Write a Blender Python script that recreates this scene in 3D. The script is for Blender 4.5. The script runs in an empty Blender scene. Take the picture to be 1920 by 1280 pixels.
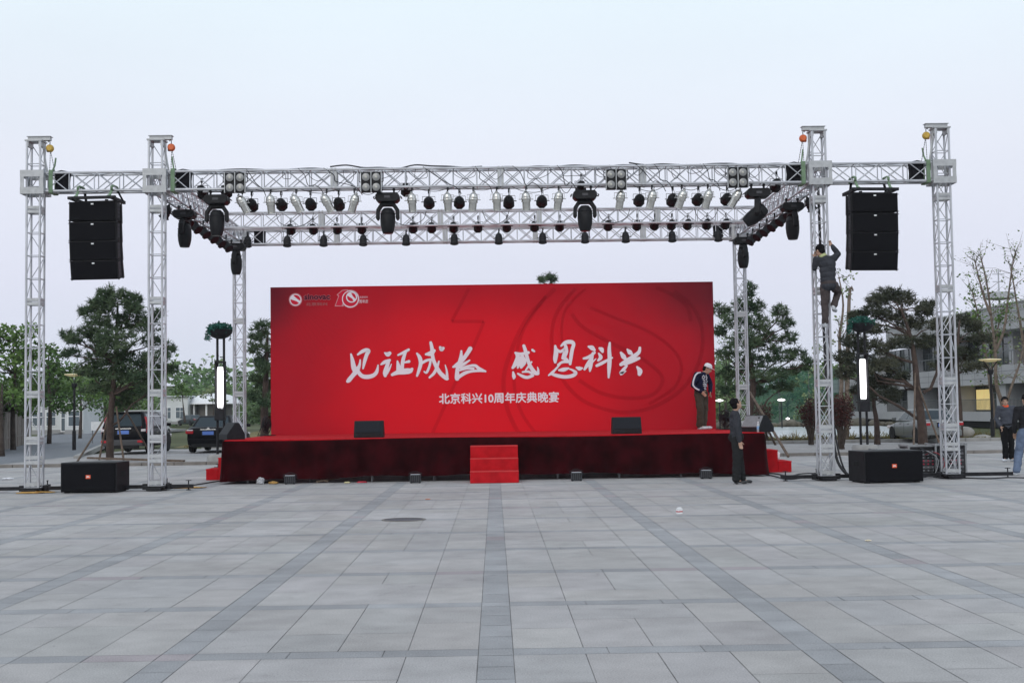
import bpy, math, random
from mathutils import Vector as V, Matrix as MX
random.seed(7)
SC = bpy.context.scene
COL = SC.collection
R = math.radians
# ---------------------------------------------------------------- camera
FPX, PITCH, YAW, ROLL, CH = 2420.0, R(3.06), R(0.80), R(0.82), 1.55
Fv = V((math.sin(YAW)*math.cos(PITCH), math.cos(YAW)*math.cos(PITCH), math.sin(PITCH)))
R0 = V((math.cos(YAW), -math.sin(YAW), 0)); U0 = R0.cross(Fv)
Rv = R0*math.cos(ROLL) - U0*math.sin(ROLL); Uv = R0*math.sin(ROLL) + U0*math.cos(ROLL)
cam = bpy.data.cameras.new('camera'); camo = bpy.data.objects.new('camera', cam); COL.objects.link(camo)
cam.sensor_width = 36; cam.lens = 36*FPX/1920; cam.clip_end = 3000; cam.clip_start = 0.1
m = MX.Identity(4)
for i in range(3):
    m[i][0] = Rv[i]; m[i][1] = Uv[i]; m[i][2] = -Fv[i]
m[2][3] = CH
camo.matrix_world = m
SC.camera = camo
def ray(px, py):
    return Fv + Rv*((px-960)/FPX) + Uv*((640-py)/FPX)
def at(px, py, Y):
    d = ray(px, py); t = Y/d.y
    return V((d.x*t, Y, CH+d.z*t))
def gr(px, py, z=0.0):
    d = ray(px, py); t = (z-CH)/d.z
    return V((d.x*t, d.y*t, z))
# ---------------------------------------------------------------- world and sun (overcast dusk)
w = bpy.data.worlds.new('World'); SC.world = w; w.use_nodes = True
nt = w.node_tree; nt.nodes.clear()
wo = nt.nodes.new('ShaderNodeOutputWorld'); bg = nt.nodes.new('ShaderNodeBackground')
sky = nt.nodes.new('ShaderNodeTexSky'); sky.sky_type = 'NISHITA'; sky.sun_disc = False
SUN_EL, SUN_ROT = R(32), R(196)
sky.sun_elevation = SUN_EL; sky.sun_rotation = SUN_ROT; sky.dust_density = 4; sky.air_density = 1.0
tc = nt.nodes.new('ShaderNodeTexCoord'); sp = nt.nodes.new('ShaderNodeSeparateXYZ')
rmp = nt.nodes.new('ShaderNodeValToRGB'); mix = nt.nodes.new('ShaderNodeMix'); mix.data_type = 'RGBA'
nt.links.new(tc.outputs['Generated'], sp.inputs[0]); nt.links.new(sp.outputs['Z'], rmp.inputs[0])
e = rmp.color_ramp.elements
e[0].position = 0.0; e[0].color = (0.70, 0.76, 0.885, 1)
e[1].position = 1.0; e[1].color = (0.70, 0.80, 0.95, 1)
x = rmp.color_ramp.elements.new(0.10); x.color = (0.795, 0.82, 0.955, 1)
x = rmp.color_ramp.elements.new(0.19); x.color = (0.86, 0.895, 1.0, 1)
x = rmp.color_ramp.elements.new(0.30); x.color = (0.86, 0.97, 1.05, 1)
sc_ = nt.nodes.new('ShaderNodeVectorMath'); sc_.operation = 'SCALE'; sc_.inputs['Scale'].default_value = 10.0
cn = nt.nodes.new('ShaderNodeTexNoise'); cn.inputs['Scale'].default_value = 2.2; cn.inputs['Detail'].default_value = 5; cm = nt.nodes.new('ShaderNodeMapping'); cm.inputs['Scale'].default_value = (1, 1, 3.5)
cr = nt.nodes.new('ShaderNodeMapRange'); cr.inputs[1].default_value = .3; cr.inputs[2].default_value = .7; cr.inputs[3].default_value = 9.7; cr.inputs[4].default_value = 10.3
nt.links.new(tc.outputs['Generated'], cm.inputs[0]); nt.links.new(cm.outputs[0], cn.inputs['Vector']); nt.links.new(cn.outputs[0], cr.inputs[0]); nt.links.new(cr.outputs[0], sc_.inputs['Scale'])
nt.links.new(rmp.outputs[0], sc_.inputs[0])
mix.inputs[0].default_value = 0.94
nt.links.new(sky.outputs[0], mix.inputs[6]); nt.links.new(sc_.outputs[0], mix.inputs[7])
nt.links.new(mix.outputs[2], bg.inputs[0]); bg.inputs[1].default_value = 0.1
nt.links.new(bg.outputs[0], wo.inputs[0])
sl = bpy.data.lights.new('sun', 'SUN'); sl.energy = 0.9; sl.angle = R(30); sl.color = (1, 0.96, 0.9)
so = bpy.data.objects.new('sun', sl); COL.objects.link(so)
sd = V((math.sin(SUN_ROT)*math.cos(SUN_EL), math.cos(SUN_ROT)*math.cos(SUN_EL), math.sin(SUN_EL)))
so.rotation_euler = sd.to_track_quat('Z', 'Y').to_euler(); so.location = (0, -5, 30)
SC.view_settings.view_transform = 'Standard'; SC.view_settings.look = 'None'
SC.view_settings.exposure = 0.0; SC.view_settings.gamma = 1
SC.cycles.max_bounces = 6; SC.cycles.diffuse_bounces = 3; SC.cycles.transparent_max_bounces = 8
# ---------------------------------------------------------------- helpers
class MB:
    def __init__(s, M=None):
        s.v = []; s.f = []; s.M = M or MX.Identity(4); s.col = None
    def add(s, vs, fs):
        n = len(s.v); M = s.M
        s.v += [M @ V(p) for p in vs]; s.f += [tuple(n+i for i in f) for f in fs]
    def box(s, c, d, rz=0, tap=1.0, tapy=None):
        cx, cy, cz = c; a, b, h = d[0]/2, d[1]/2, d[2]/2; ty = tap if tapy is None else tapy
        co, si = math.cos(rz), math.sin(rz); vs = []
        for z, t, u in ((-h, 1, 1), (h, tap, ty)):
            for x, y in ((-a, -b), (a, -b), (a, b), (-a, b)):
                x *= t; y *= u
                vs.append((cx+x*co-y*si, cy+x*si+y*co, cz+z))
        s.add(vs, [(3, 2, 1, 0), (4, 5, 6, 7), (0, 1, 5, 4), (1, 2, 6, 5), (2, 3, 7, 6), (3, 0, 4, 7)])
        return s
    def bar(s, p, q, r, n=6, r2=None):
        return s.tube([p, q], [r, r if r2 is None else r2], n)
    def tube(s, pts, rad, n=6):
        pts = [V(p) for p in pts]
        if not isinstance(rad, (list, tuple)): rad = [rad]*len(pts)
        vs = []; fs = []; up = None
        for i, p in enumerate(pts):
            t = (pts[min(i+1, len(pts)-1)] - pts[max(i-1, 0)])
            if t.length < 1e-9: t = V((0, 0, 1))
            t.normalize()
            if up is None: up = V((0, 0, 1)) if abs(t.z) < 0.9 else V((1, 0, 0))
            a = up - t*up.dot(t)
            if a.length < 1e-6: a = t.orthogonal()
            a.normalize(); b = t.cross(a); up = a
            for k in range(n):
                w_ = 2*math.pi*(k+.5)/n
                vs.append(p + (a*math.cos(w_) + b*math.sin(w_))*rad[i])
        for i in range(len(pts)-1):
            for k in range(n):
                k2 = (k+1) % n
                fs.append((i*n+k, i*n+k2, (i+1)*n+k2, (i+1)*n+k))
        fs.append(tuple(reversed(range(n)))); fs.append(tuple((len(pts)-1)*n+k for k in range(n)))
        s.add(vs, fs); return s
    def beam(s, p, q, wd, ht):
        p, q = V(p), V(q); t = (q-p).normalized()
        up = V((0, 0, 1)) if abs(t.z) < 0.95 else V((0, 1, 0))
        a = t.cross(up).normalized()*(wd/2); b = a.cross(t).normalized()*(ht/2)
        vs = [p-a-b, p+a-b, p+a+b, p-a+b, q-a-b, q+a-b, q+a+b, q-a+b]
        s.add(vs, [(0, 1, 2, 3), (7, 6, 5, 4), (1, 0, 4, 5), (2, 1, 5, 6), (3, 2, 6, 7), (0, 3, 7, 4)]); return s
    def lathe(s, prof, n=16, M=None, rot=0):
        vs = []; fs = []; M = M or MX.Identity(4)
        for r, z in prof:
            for k in range(n):
                a = 2*math.pi*k/n + rot
                vs.append(M @ V((r*math.cos(a), r*math.sin(a), z)))
        for i in range(len(prof)-1):
            for k in range(n):
                k2 = (k+1) % n
                fs.append((i*n+k, i*n+k2, (i+1)*n+k2, (i+1)*n+k))
        if prof[0][0] > 1e-4: fs.append(tuple(reversed(range(n))))
        if prof[-1][0] > 1e-4: fs.append(tuple((len(prof)-1)*n+k for k in range(n)))
        s.add(vs, fs); return s
    def ell(s, c, r, nu=12, nv=8, M=None):
        if not isinstance(r, (list, tuple, V)): r = (r, r, r)
        vs = [(0, 0, -1)]; fs = []; M = M or MX.Identity(3)
        for j in range(1, nv):
            ph = -math.pi/2 + math.pi*j/nv
            for k in range(nu):
                a = 2*math.pi*k/nu
                vs.append((math.cos(ph)*math.cos(a), math.cos(ph)*math.sin(a), math.sin(ph)))
        vs.append((0, 0, 1)); L = len(vs)-1
        for k in range(nu):
            fs.append((0, 1+(k+1) % nu, 1+k)); fs.append((L, L-nu+k, L-nu+(k+1) % nu))
        for j in range(nv-2):
            for k in range(nu):
                a = 1+j*nu+k; b = 1+j*nu+(k+1) % nu
                fs.append((a, b, b+nu, a+nu))
        c = V(c)
        s.add([c + (M @ V((x*r[0], y*r[1], z*r[2]))) for x, y, z in vs], fs); return s
    def prism(s, out, a0, a1, axis='y'):
        # outline of (u, w) points, extruded along axis
        n = len(out)
        def P(u, w_, t): return (u, t, w_) if axis == 'y' else ((t, u, w_) if axis == 'x' else (u, w_, t))
        vs = [P(u, w_, a0) for u, w_ in out] + [P(u, w_, a1) for u, w_ in out]
        fs = [tuple(range(n)), tuple(reversed(range(n, 2*n)))]
        for k in range(n):
            k2 = (k+1) % n; fs.append((k2, k, k+n, k2+n))
        s.add(vs, fs); return s
    def quad(s, *pts):
        s.add(pts, [tuple(range(len(pts)))]); return s
    def build(s, name, mat, parent=None, smooth=False, bevel=0, fix=True, seg=2, angle=40):
        me = bpy.data.meshes.new(name)
        me.from_pydata([tuple(p) for p in s.v], [], s.f)
        if fix:
            import bmesh
            bm = bmesh.new(); bm.from_mesh(me); bmesh.ops.recalc_face_normals(bm, faces=bm.faces); bm.to_mesh(me); bm.free()
        if mat: me.materials.append(mat)
        if smooth:
            me.polygons.foreach_set('use_smooth', [True]*len(me.polygons))
            if smooth == 'auto':
                try: me.set_sharp_from_angle(angle=R(angle))
                except Exception: pass
        o = bpy.data.objects.new(name, me); COL.objects.link(o)
        if parent: o.parent = parent
        if bevel:
            b = o.modifiers.new('bevel', 'BEVEL'); b.width = bevel; b.segments = seg; b.limit_method = 'ANGLE'; b.angle_limit = R(35)
        return o
def tag(o, label=None, cat=None, group=None, kind=None):
    if label: o['label'] = label
    if cat: o['category'] = cat
    if group: o['group'] = group
    if kind: o['kind'] = kind
    return o
def thing(name, label, cat, loc=(0, 0, 0), rz=0, group=None, rot=None):
    o = bpy.data.objects.new(name, None); COL.objects.link(o)
    o.location = loc; o.rotation_euler = rot if rot else (0, 0, rz)
    o.empty_display_size = 0.2
    return tag(o, label, cat, group)
def copy_thing(o, label=None, loc=None, rot=None, parent=None):
    c = o.copy(); COL.objects.link(c)
    if parent: c.parent = parent
    if label: c['label'] = label
    if loc is not None: c.location = loc
    if rot is not None: c.rotation_euler = rot
    for ch in list(o.children): copy_thing(ch, parent=c)
    return c
class Kind:
    """first call places the original, later calls copies"""
    def __init__(s, maker): s.maker = maker; s.o = None
    def put(s, label, loc, rot=(0, 0, 0)):
        if s.o is None:
            s.o = s.maker(); o = s.o
            o['label'] = label; o.location = loc; o.rotation_euler = rot; return o
        return copy_thing(s.o, label, loc, rot)
ORD = ['', 'first', 'second', 'third', 'fourth', 'fifth', 'sixth', 'seventh', 'eighth', 'ninth', 'tenth', 'eleventh', 'twelfth', 'thirteenth', 'fourteenth', 'fifteenth', 'sixteenth', 'seventeenth', 'eighteenth']
def nth(i, n):
    """place word counted from whichever end is closer"""
    if i == 0: return 'leftmost'
    if i == n-1: return 'rightmost'
    if i < n/2: return ORD[i+1] + ' from left'
    return ORD[n-i] + ' from right'
# ---------------------------------------------------------------- materials
MATS = {}
def mat(name, col, rough=0.6, metal=0.0, var=0.0, scale=6.0, bump=0.0, bscale=40.0, col2=None, emit=None, estr=1.0, spec=0.5, alpha=1.0, coat=0.0, sheen=0.0, detail=4):
    if name in MATS: return MATS[name]
    m = bpy.data.materials.new(name); m.use_nodes = True; t = m.node_tree; b = t.nodes['Principled BSDF']
    b.inputs['Base Color'].default_value = (*col, 1); b.inputs['Roughness'].default_value = rough
    b.inputs['Metallic'].default_value = metal; b.inputs['Specular IOR Level'].default_value = spec
    if coat: b.inputs['Coat Weight'].default_value = coat
    if sheen: b.inputs['Sheen Weight'].default_value = sheen
    if alpha < 1: b.inputs['Alpha'].default_value = alpha
    if var or col2:
        tc = t.nodes.new('ShaderNodeTexCoord'); n = t.nodes.new('ShaderNodeTexNoise'); n.inputs['Scale'].default_value = scale; n.inputs['Detail'].default_value = detail
        r = t.nodes.new('ShaderNodeValToRGB')
        c2 = col2 or tuple(min(1, c*(1+var)) for c in col); c1 = col if col2 else tuple(c*(1-var) for c in col)
        r.color_ramp.elements[0].color = (*c1, 1); r.color_ramp.elements[1].color = (*c2, 1)
        r.color_ramp.elements[0].position = 0.32; r.color_ramp.elements[1].position = 0.68
        t.links.new(tc.outputs['Object'], n.inputs['Vector']); t.links.new(n.outputs[0], r.inputs[0]); t.links.new(r.outputs[0], b.inputs['Base Color'])
    if bump:
        tc = t.nodes.new('ShaderNodeTexCoord'); n = t.nodes.new('ShaderNodeTexNoise'); n.inputs['Scale'].default_value = bscale
        bu = t.nodes.new('ShaderNodeBump'); bu.inputs['Strength'].default_value = bump; bu.inputs['Distance'].default_value = 0.02
        t.links.new(tc.outputs['Object'], n.inputs['Vector']); t.links.new(n.outputs[0], bu.inputs['Height']); t.links.new(bu.outputs[0], b.inputs['Normal'])
    if emit:
        b.inputs['Emission Color'].default_value = (*emit, 1); b.inputs['Emission Strength'].default_value = estr
    MATS[name] = m; return m
def attr_mat(name, base, rough=0.7, scale=1.0, spec=0.3):
    """base colour times a per-piece tint stored on the mesh, with fine noise"""
    m = bpy.data.materials.new(name); m.use_nodes = True; t = m.node_tree; b = t.nodes['Principled BSDF']
    a = t.nodes.new('ShaderNodeAttribute'); a.attribute_name = 'tint'
    mx = t.nodes.new('ShaderNodeMix'); mx.data_type = 'RGBA'; mx.blend_type = 'MULTIPLY'; mx.inputs[0].default_value = 1
    mx.inputs[6].default_value = (*base, 1); t.links.new(a.outputs['Color'], mx.inputs[7])
    t.links.new(mx.outputs[2], b.inputs['Base Color']); b.inputs['Roughness'].default_value = rough; b.inputs['Specular IOR Level'].default_value = spec
    MATS[name] = m; return m
alu = mat('aluminium', (0.50, 0.51, 0.54), 0.42, 0.45, var=0.14, scale=3.0)
alu_d = mat('aluminium_plate', (0.43, 0.44, 0.45), 0.5, 0.3, var=0.12, scale=9.0)
blk = mat('black_plastic', (0.010, 0.010, 0.012), 0.55, var=0.3, scale=8, spec=0.25)
blk_m = mat('black_metal', (0.015, 0.015, 0.018), 0.5, 0.1, var=0.3, scale=10, spec=0.25)
blk_f = mat('black_fabric', (0.012, 0.012, 0.015), 0.95, var=0.3, scale=12, spec=0.1)
grille = mat('speaker_grille', (0.007, 0.007, 0.009), 0.8, var=0.25, scale=60, bump=0.4, bscale=300, spec=0.12)
chrome = mat('polished_silver', (0.66, 0.65, 0.62), 0.26, 0.85, var=0.12, scale=14)
lens = mat('lamp_glass', (0.55, 0.56, 0.52), 0.15, 0.3, var=0.15, scale=30)
red_c = mat('red_carpet', (0.46, 0.011, 0.017), 0.95, var=0.16, scale=5, bump=0.3, bscale=160, spec=0.15, detail=8)
green_s = mat('green_webbing', (0.16, 0.24, 0.15), 0.9, var=0.2, scale=8)
rubber = mat('black_rubber', (0.018, 0.018, 0.018), 0.8, spec=0.2)
wood = mat('weathered_timber', (0.12, 0.085, 0.062), 0.9, var=0.35, scale=7)
white_p = mat('white_paint', (0.74, 0.75, 0.76), 0.6, var=0.08, scale=4)
orange = mat('orange_paint', (0.62, 0.12, 0.03), 0.5, var=0.2, scale=9)
yellow = mat('yellow_paint', (0.52, 0.33, 0.05), 0.5, var=0.25, scale=9)
cable_m = mat('cable_rubber', (0.02, 0.02, 0.024), 0.6)
# ---------------------------------------------------------------- ground
def tinted(name, quads, tints, material, kind='structure', parent=None):
    me = bpy.data.meshes.new(name); vs = []; fs = []
    for q in quads:
        n = len(vs); vs += q; fs.append(tuple(range(n, n+len(q))))
    me.from_pydata(vs, [], fs); me.materials.append(material)
    ca = me.color_attributes.new('tint', 'FLOAT_COLOR', 'CORNER')
    buf = []
    for q, c in zip(quads, tints):
        for _ in q: buf += [c[0], c[1], c[2], 1]
    ca.data.foreach_set('color', buf)
    o = bpy.data.objects.new(name, me); COL.objects.link(o)
    if parent: o.parent = parent
    if kind: o['kind'] = kind
    return o
def ground_noise(mt, scales=(0.35, 3.0, 90.0), amt=(0.12, 0.10, 0.22), bump=0.15):
    """multiply a tint material by wear at several scales"""
    t = mt.node_tree; b = t.nodes['Principled BSDF']; src = b.inputs['Base Color'].links[0].from_socket
    tc = t.nodes.new('ShaderNodeTexCoord'); last = src
    for s_, a_ in zip(scales, amt):
        n = t.nodes.new('ShaderNodeTexNoise'); n.inputs['Scale'].default_value = s_; n.inputs['Detail'].default_value = 5
        mr = t.nodes.new('ShaderNodeMapRange'); mr.inputs[1].default_value = 0.3; mr.inputs[2].default_value = 0.7
        mr.inputs[3].default_value = 1-a_; mr.inputs[4].default_value = 1+a_
        mx = t.nodes.new('ShaderNodeVectorMath'); mx.operation = 'SCALE'
        t.links.new(tc.outputs['Object'], n.inputs['Vector']); t.links.new(n.outputs[0], mr.inputs[0])
        t.links.new(last, mx.inputs[0]); t.links.new(mr.outputs[0], mx.inputs['Scale']); last = mx.outputs[0]
    # dark spots and scuffs trodden into the stone
    for s_, lo, hi, k_ in ((2.6, .66, .74, .86), (11.0, .70, .76, .80), (.6, .56, .74, .90)):
        n = t.nodes.new('ShaderNodeTexNoise'); n.inputs['Scale'].default_value = s_; n.inputs['Detail'].default_value = 3; n.inputs['Distortion'].default_value = .8
        mr = t.nodes.new('ShaderNodeMapRange'); mr.inputs[1].default_value = lo; mr.inputs[2].default_value = hi; mr.inputs[3].default_value = 1; mr.inputs[4].default_value = k_
        mx = t.nodes.new('ShaderNodeVectorMath'); mx.operation = 'SCALE'
        t.links.new(tc.outputs['Object'], n.inputs['Vector']); t.links.new(n.outputs[0], mr.inputs[0]); t.links.new(last, mx.inputs[0]); t.links.new(mr.outputs[0], mx.inputs['Scale']); last = mx.outputs[0]
    t.links.new(last, b.inputs['Base Color'])
stone = attr_mat('granite_paving', (0.380, 0.364, 0.353), 0.7, spec=0.2); ground_noise(stone)
asphalt = mat('asphalt', (0.145, 0.155, 0.17), 0.85, var=0.12, scale=1.5, bump=0.1)
lawn_m = mat('lawn', (0.150, 0.135, 0.060), 0.95, col2=(0.205, 0.165, 0.085), scale=0.35, spec=0.1, detail=8)
soil = mat('distant_ground', (0.09, 0.10, 0.05), 0.95, var=0.3, scale=0.05, spec=0.1)
g = MB(); g.quad((-900, -200, -0.16), (900, -200, -0.16), (900, 1500, -0.16), (-900, 1500, -0.16))
tag(g.build('ground', soil), kind='structure')
# the plaza: slabs laid between darker bands
S = 2.06; BW = 0.225; J = 0.0055
X0, Y0 = -0.015, 8.41
quads = []; tints = []
def slab(x0, x1, y0, y1, band=False):
    if x1-x0 < 0.02 or y1-y0 < 0.02: return
    j = J/2*random.uniform(.6, 1.5)
    z = 0.0
    quads.append([(x0+j, y0+j, z), (x1-j, y0+j, z), (x1-j, y1-j, z), (x0+j, y1-j, z)])
    k = random.gauss(1, 0.04)
    if band:
        k *= random.choice((0.83, 0.86, 0.88, 0.80)); u = random.random()
        if u < .06: tints.append((k*1.02, k*0.95, k*1.0))
        else: tints.append((k*0.955, k*1.0, k*1.05))
    else: tints.append((k*random.uniform(.985, 1.01), k, k*random.uniform(.99, 1.02)))
XR = 17; YA, YB = -5, 16
for i in range(-XR, XR):
    for j in range(YA, YB):
        bx = X0 + i*S; by = Y0 + j*S; h = BW/2
        yE = min(by+S-h, 40.4)
        if by-h > 40.3: continue
        # cross band piece and long band piece
        slab(bx-h, bx+h, by-h, by+h, True)
        n = random.choice((3, 4)); L = S-BW
        for k in range(n): slab(bx+h+L*k/n, bx+h+L*(k+1)/n, by-h, by+h, True)
        n = random.choice((4, 5)); yy = [by+h+L*k/n for k in range(n+1)]
        for k in range(n):
            if yy[k+1] <= 40.41: slab(bx-h, bx+h, yy[k], yy[k+1], True)
        # field slabs: half, full, half columns with staggered cross joints
        a = bx+h; cols = ((a, a+L*.25), (a+L*.25, a+L*.75), (a+L*.75, a+L))
        for ci, (xa, xb) in enumerate(cols):
            cut = by+h+L*random.choice((-.02, 0, 0, .03))+L*((.5, .33, .58)[ci] if (i+j) % 2 else (.42, .64, .5)[ci])
            cut = min(cut, yE)
            if ci == 1:
                mid = (xa+xb)/2
                slab(xa, xb, by+h, cut) if (i*3+j) % 3 else (slab(xa, mid, by+h, cut), slab(mid, xb, by+h, cut))
                slab(xa, xb, cut, yE) if (i+2*j) % 3 == 0 else (slab(xa, mid, cut, yE), slab(mid, xb, cut, yE))
            else:
                slab(xa, xb, by+h, cut); slab(xa, xb, cut, yE)
tinted('plaza_paving', quads, tints, stone)
g = MB(); g.box((0, 18.2, -0.105), (73, 44.6, 0.20))
tag(g.build('plaza_base', mat('grout', (0.275, 0.268, 0.262), 0.9, var=0.3, scale=3)), kind='structure')
# raised kerb and the parking strip beyond
kerb_m = mat('kerb_stone', (0.30, 0.295, 0.285), 0.8, var=0.15, scale=2.5)
kerb_w = mat('kerb_brown', (0.20, 0.185, 0.17), 0.85, var=0.2, scale=2.5)
g = MB()
for k in range(-16, 30): g.box((k*1.0+0.5, 40.55, 0.02), (0.985, 0.28, 0.16))
g.build('kerb', kerb_w, bevel=0.012)['kind'] = 'structure'
quads = []; tints = []
for i in range(-24, 46):
    for j in range(0, 26):
        x0 = i*0.75; y0 = 40.7+j*0.66
        if x0 > 32 or x0 < -15.8 or (j > 16 and x0 > 1.3): continue
        quads.append([(x0+.004, y0+.004, 0.05), (x0+.746, y0+.004, 0.05), (x0+.746, y0+.656, 0.05), (x0+.004, y0+.656, 0.05)])
        k = random.gauss(0.93, 0.05); tints.append((k, k, k*1.01))
tinted('parking_paving', quads, tints, stone)
g = MB(); g.box((8.2, 46.3, -0.04), (48.6, 11.3, 0.17)); g.box((-7.0, 54.75, -0.04), (18.2, 5.6, 0.17)); tag(g.build('parking_base', MATS['grout']), kind='structure')
# lawns
g = MB()
for k in range(-13, 34): g.box((k*1.0+0.5, 57.5 if k < 2 else 52.15, 0.06), (0.985, 0.2, 0.24))
g.build('lawn_kerb', kerb_m, bevel=0.012)['kind'] = 'structure'
g = MB(); nx, ny = 70, 30; idx = []
def lawn_z(x, y):
    t = max(0, (y-(57.5 if x < 2 else 52.2))/40)
    z = 0.12 + (0.75*min(1, t*1.1) if x < 2 else -0.34*min(1, t*3.2))
    return z + 0.05*math.sin(x*.7)*math.sin(y*.3)*min(1, t*4)
vs = []; fs = []
for j in range(ny+1):
    for i in range(nx+1):
        x = -14.3 + i*(62.0/nx); y0_ = 57.6 if x < 1.9 else 52.25; y = y0_ + j*((100.25-y0_)/ny)
        vs.append((x, y, lawn_z(x, y)))
for j in range(ny):
    for i in range(nx):
        a = j*(nx+1)+i; fs.append((a, a+1, a+nx+2, a+nx+1))
g.add(vs, fs); tag(g.build('lawn', lawn_m, smooth=True, fix=False), kind='structure')
# road sweeping away on the left
pts = [gr(-60, 905), gr(10, 868), gr(60, 838), gr(130, 815), gr(215, 806), gr(330, 801)]
near = [gr(150, 905), gr(138, 862), gr(178, 843), gr(218, 826), gr(262, 814), gr(345, 806)]
g = MB()
vs = [(p.x-1.5, max(p.y, 40.7), 0.02) for p in pts] + [(p.x, max(p.y, 40.7), 0.02) for p in near]
n = len(pts)
g.add(vs, [(i, n+i, n+i+1, i+1) for i in range(n-1)])
tag(g.build('road', asphalt, fix=True), kind='structure')
g = MB()
for a, b in zip(near[1:], near[2:]):
    a = V((a.x+.1, a.y, 0.05)); b = V((b.x+.1, b.y, 0.05)); L = (b-a).length; k = max(2, int(L/1.1))
    for i in range(k):
        p = a.lerp(b, i/k); q = a.lerp(b, (i+.97)/k); g.beam(p, q, 0.2, 0.2)
g.build('road_kerb', kerb_m)['kind'] = 'structure'
g = MB()
for a, b in zip(pts[1:], pts[2:]):
    a = V((a.x-1.6, a.y, 0.04)); b = V((b.x-1.6, b.y, 0.04)); L = (b-a).length; k = max(2, int(L/1.1))
    for i in range(k):
        p = a.lerp(b, i/k); q = a.lerp(b, (i+.97)/k); g.beam(p, q, 0.25, 0.22)
g.build('road_far_kerb', kerb_m)['kind'] = 'structure'
# pond
water_m = mat('pond_water', (0.42, 0.46, 0.46), 0.25, var=0.1, scale=0.4, bump=0.05, bscale=2)
a, b, c, d = gr(1405, 824), gr(1548, 820), gr(1560, 798), gr(1420, 801)
g = MB(); g.prism([(12.2, 63), (19.2, 63.5), (23.5, 70), (26.5, 82), (28, 94), (18.6, 96), (15, 78)], 0.0, 0.06, 'z')
tag(g.build('pond_water', water_m), kind='structure')
bank = mat('stone_bank', (0.13, 0.12, 0.095), 0.9, var=0.35, scale=1.2)
# ---------------------------------------------------------------- manhole, litter
p = gr(757, 974)
t_ = thing('manhole_cover', 'round dark iron manhole cover set in the pale paving', 'manhole cover', (p.x, p.y, 0))
iron = mat('cast_iron', (0.085, 0.085, 0.095), 0.7, 0.3, var=0.3, scale=20, bump=0.5, bscale=60)
MB().lathe([(0.0, 0.006), (0.27, 0.006), (0.275, 0.003)], 32).build('lid', iron, t_)
MB().lathe([(0.285, 0.002), (0.285, 0.008), (0.32, 0.008), (0.32, 0.002)], 32).build('rim', kerb_w, t_)
p = gr(1274, 963)
t_ = thing('carton', 'small white carton with a red stripe standing on the open paving', 'carton', (p.x, p.y, 0), 0.5)
MB().box((0, 0, .042), (0.075, 0.055, 0.082)).build('carton_body', white_p, t_, bevel=.002)
MB().box((0, 0, .036), (0.0775, 0.0575, 0.016)).build('red_stripe', mat('print_red', (0.45, 0.03, 0.04), .7), t_)
MB().prism([(-.036, .083), (.036, .083), (.03, .1), (-.03, .1)], -.004, .004).build('flap', white_p, t_)
# ---------------------------------------------------------------- trusses
YF, YM, YR = 27.0, 32.8, 35.7
ZB, ZT = 6.26, 6.64            # bottom and top chord heights of the beams
BD = 0.29                      # beam depth
def truss_parts(t, L, h, d, bay, rc, rb, section=3.0, cross_tb=False, xface=True, joint=True):
    """box truss along local X from 0 to L, centred on y, z from 0 to h"""
    for y in (-d/2, d/2):
        for z in (0, h):
            MB().bar((0, y, z), (L, y, z), rc, 8).build('chord', alu, t, smooth='auto')
    n = max(1, round(L/bay)); b = L/n; g = MB()
    for i in range(n):
        x0, x1 = i*b, (i+1)*b
        for y in (-d/2, d/2):
            g.bar((x0+.03, y, 0), (x1-.03, y, h), rb)
            g.bar((x0+.03, y+(.012 if y > 0 else -.012), h), (x1-.03, y+(.012 if y > 0 else -.012), 0), rb)
        for z in (0, h):
            if i % 2: g.bar((x0, -d/2, z), (x1, d/2, z), rb)
            else: g.bar((x0, d/2, z), (x1, -d/2, z), rb)
    for i in range(n+1):
        x = min(max(i*b, .02), L-.02)
        for y in (-d/2, d/2): g.bar((x, y, 0), (x, y, h), rb*1.05)
        for z in (0, h): g.bar((x, -d/2, z), (x, d/2, z), rb)
    g.build('lattice', alu, t)
    if joint:
        k = max(1, round(L/section))
        for i in range(1, k):
            x = round(i*L/k/b)*b; g = MB()
            for dx in (-.04, .04):
                for y in (-d/2, d/2):
                    g.beam((x+dx, y, 0.01), (x+dx, y, h-.01), .05, .012)
                    for z in (0, h): g.bar((x+dx-.02, y, z), (x+dx+.02, y, z), rc*1.3, 8)
            g.build('joint_plate', alu_d, t)
XI_L, XI_R, XO_L, XO_R = -7.03, 6.90, -9.57, 9.52
def beam(name_label, p, L, rz, group='aluminium truss beams'):
    t = thing('truss_beam', name_label, 'truss beam', p, rz, group)
    truss_parts(t, L, ZT-ZB, BD, 0.505, 0.026, 0.0115)
    return t
beam('long front aluminium truss beam carrying the silver spotlights and four-lamp blinders', (XI_L+.22, YF, ZB), XI_R-XI_L-.44, 0)
beam('short aluminium truss beam holding up the left hanging speaker stack', (XO_L+.22, YF, ZB), XI_L-XO_L-.44, 0)
beam('short aluminium truss beam holding up the right hanging speaker stack', (XI_R+.22, YF, ZB), XO_R-XI_R-.44, 0)
beam('long middle aluminium truss beam between front and rear beams', (XI_L+.15, YM, ZB+.02), XI_R-XI_L-.3, 0)
beam('long rear aluminium truss beam joining the two rear towers', (XI_L+.2, YR, ZB-.02), XI_R-XI_L-.4, 0)
beam('left side aluminium truss beam running back from front to rear tower', (XI_L, YF+.22, ZB), YR-YF-.44, R(90))
beam('right side aluminium truss beam running back from front to rear tower', (XI_R, YF+.22, ZB), YR-YF-.44, R(90))
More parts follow.
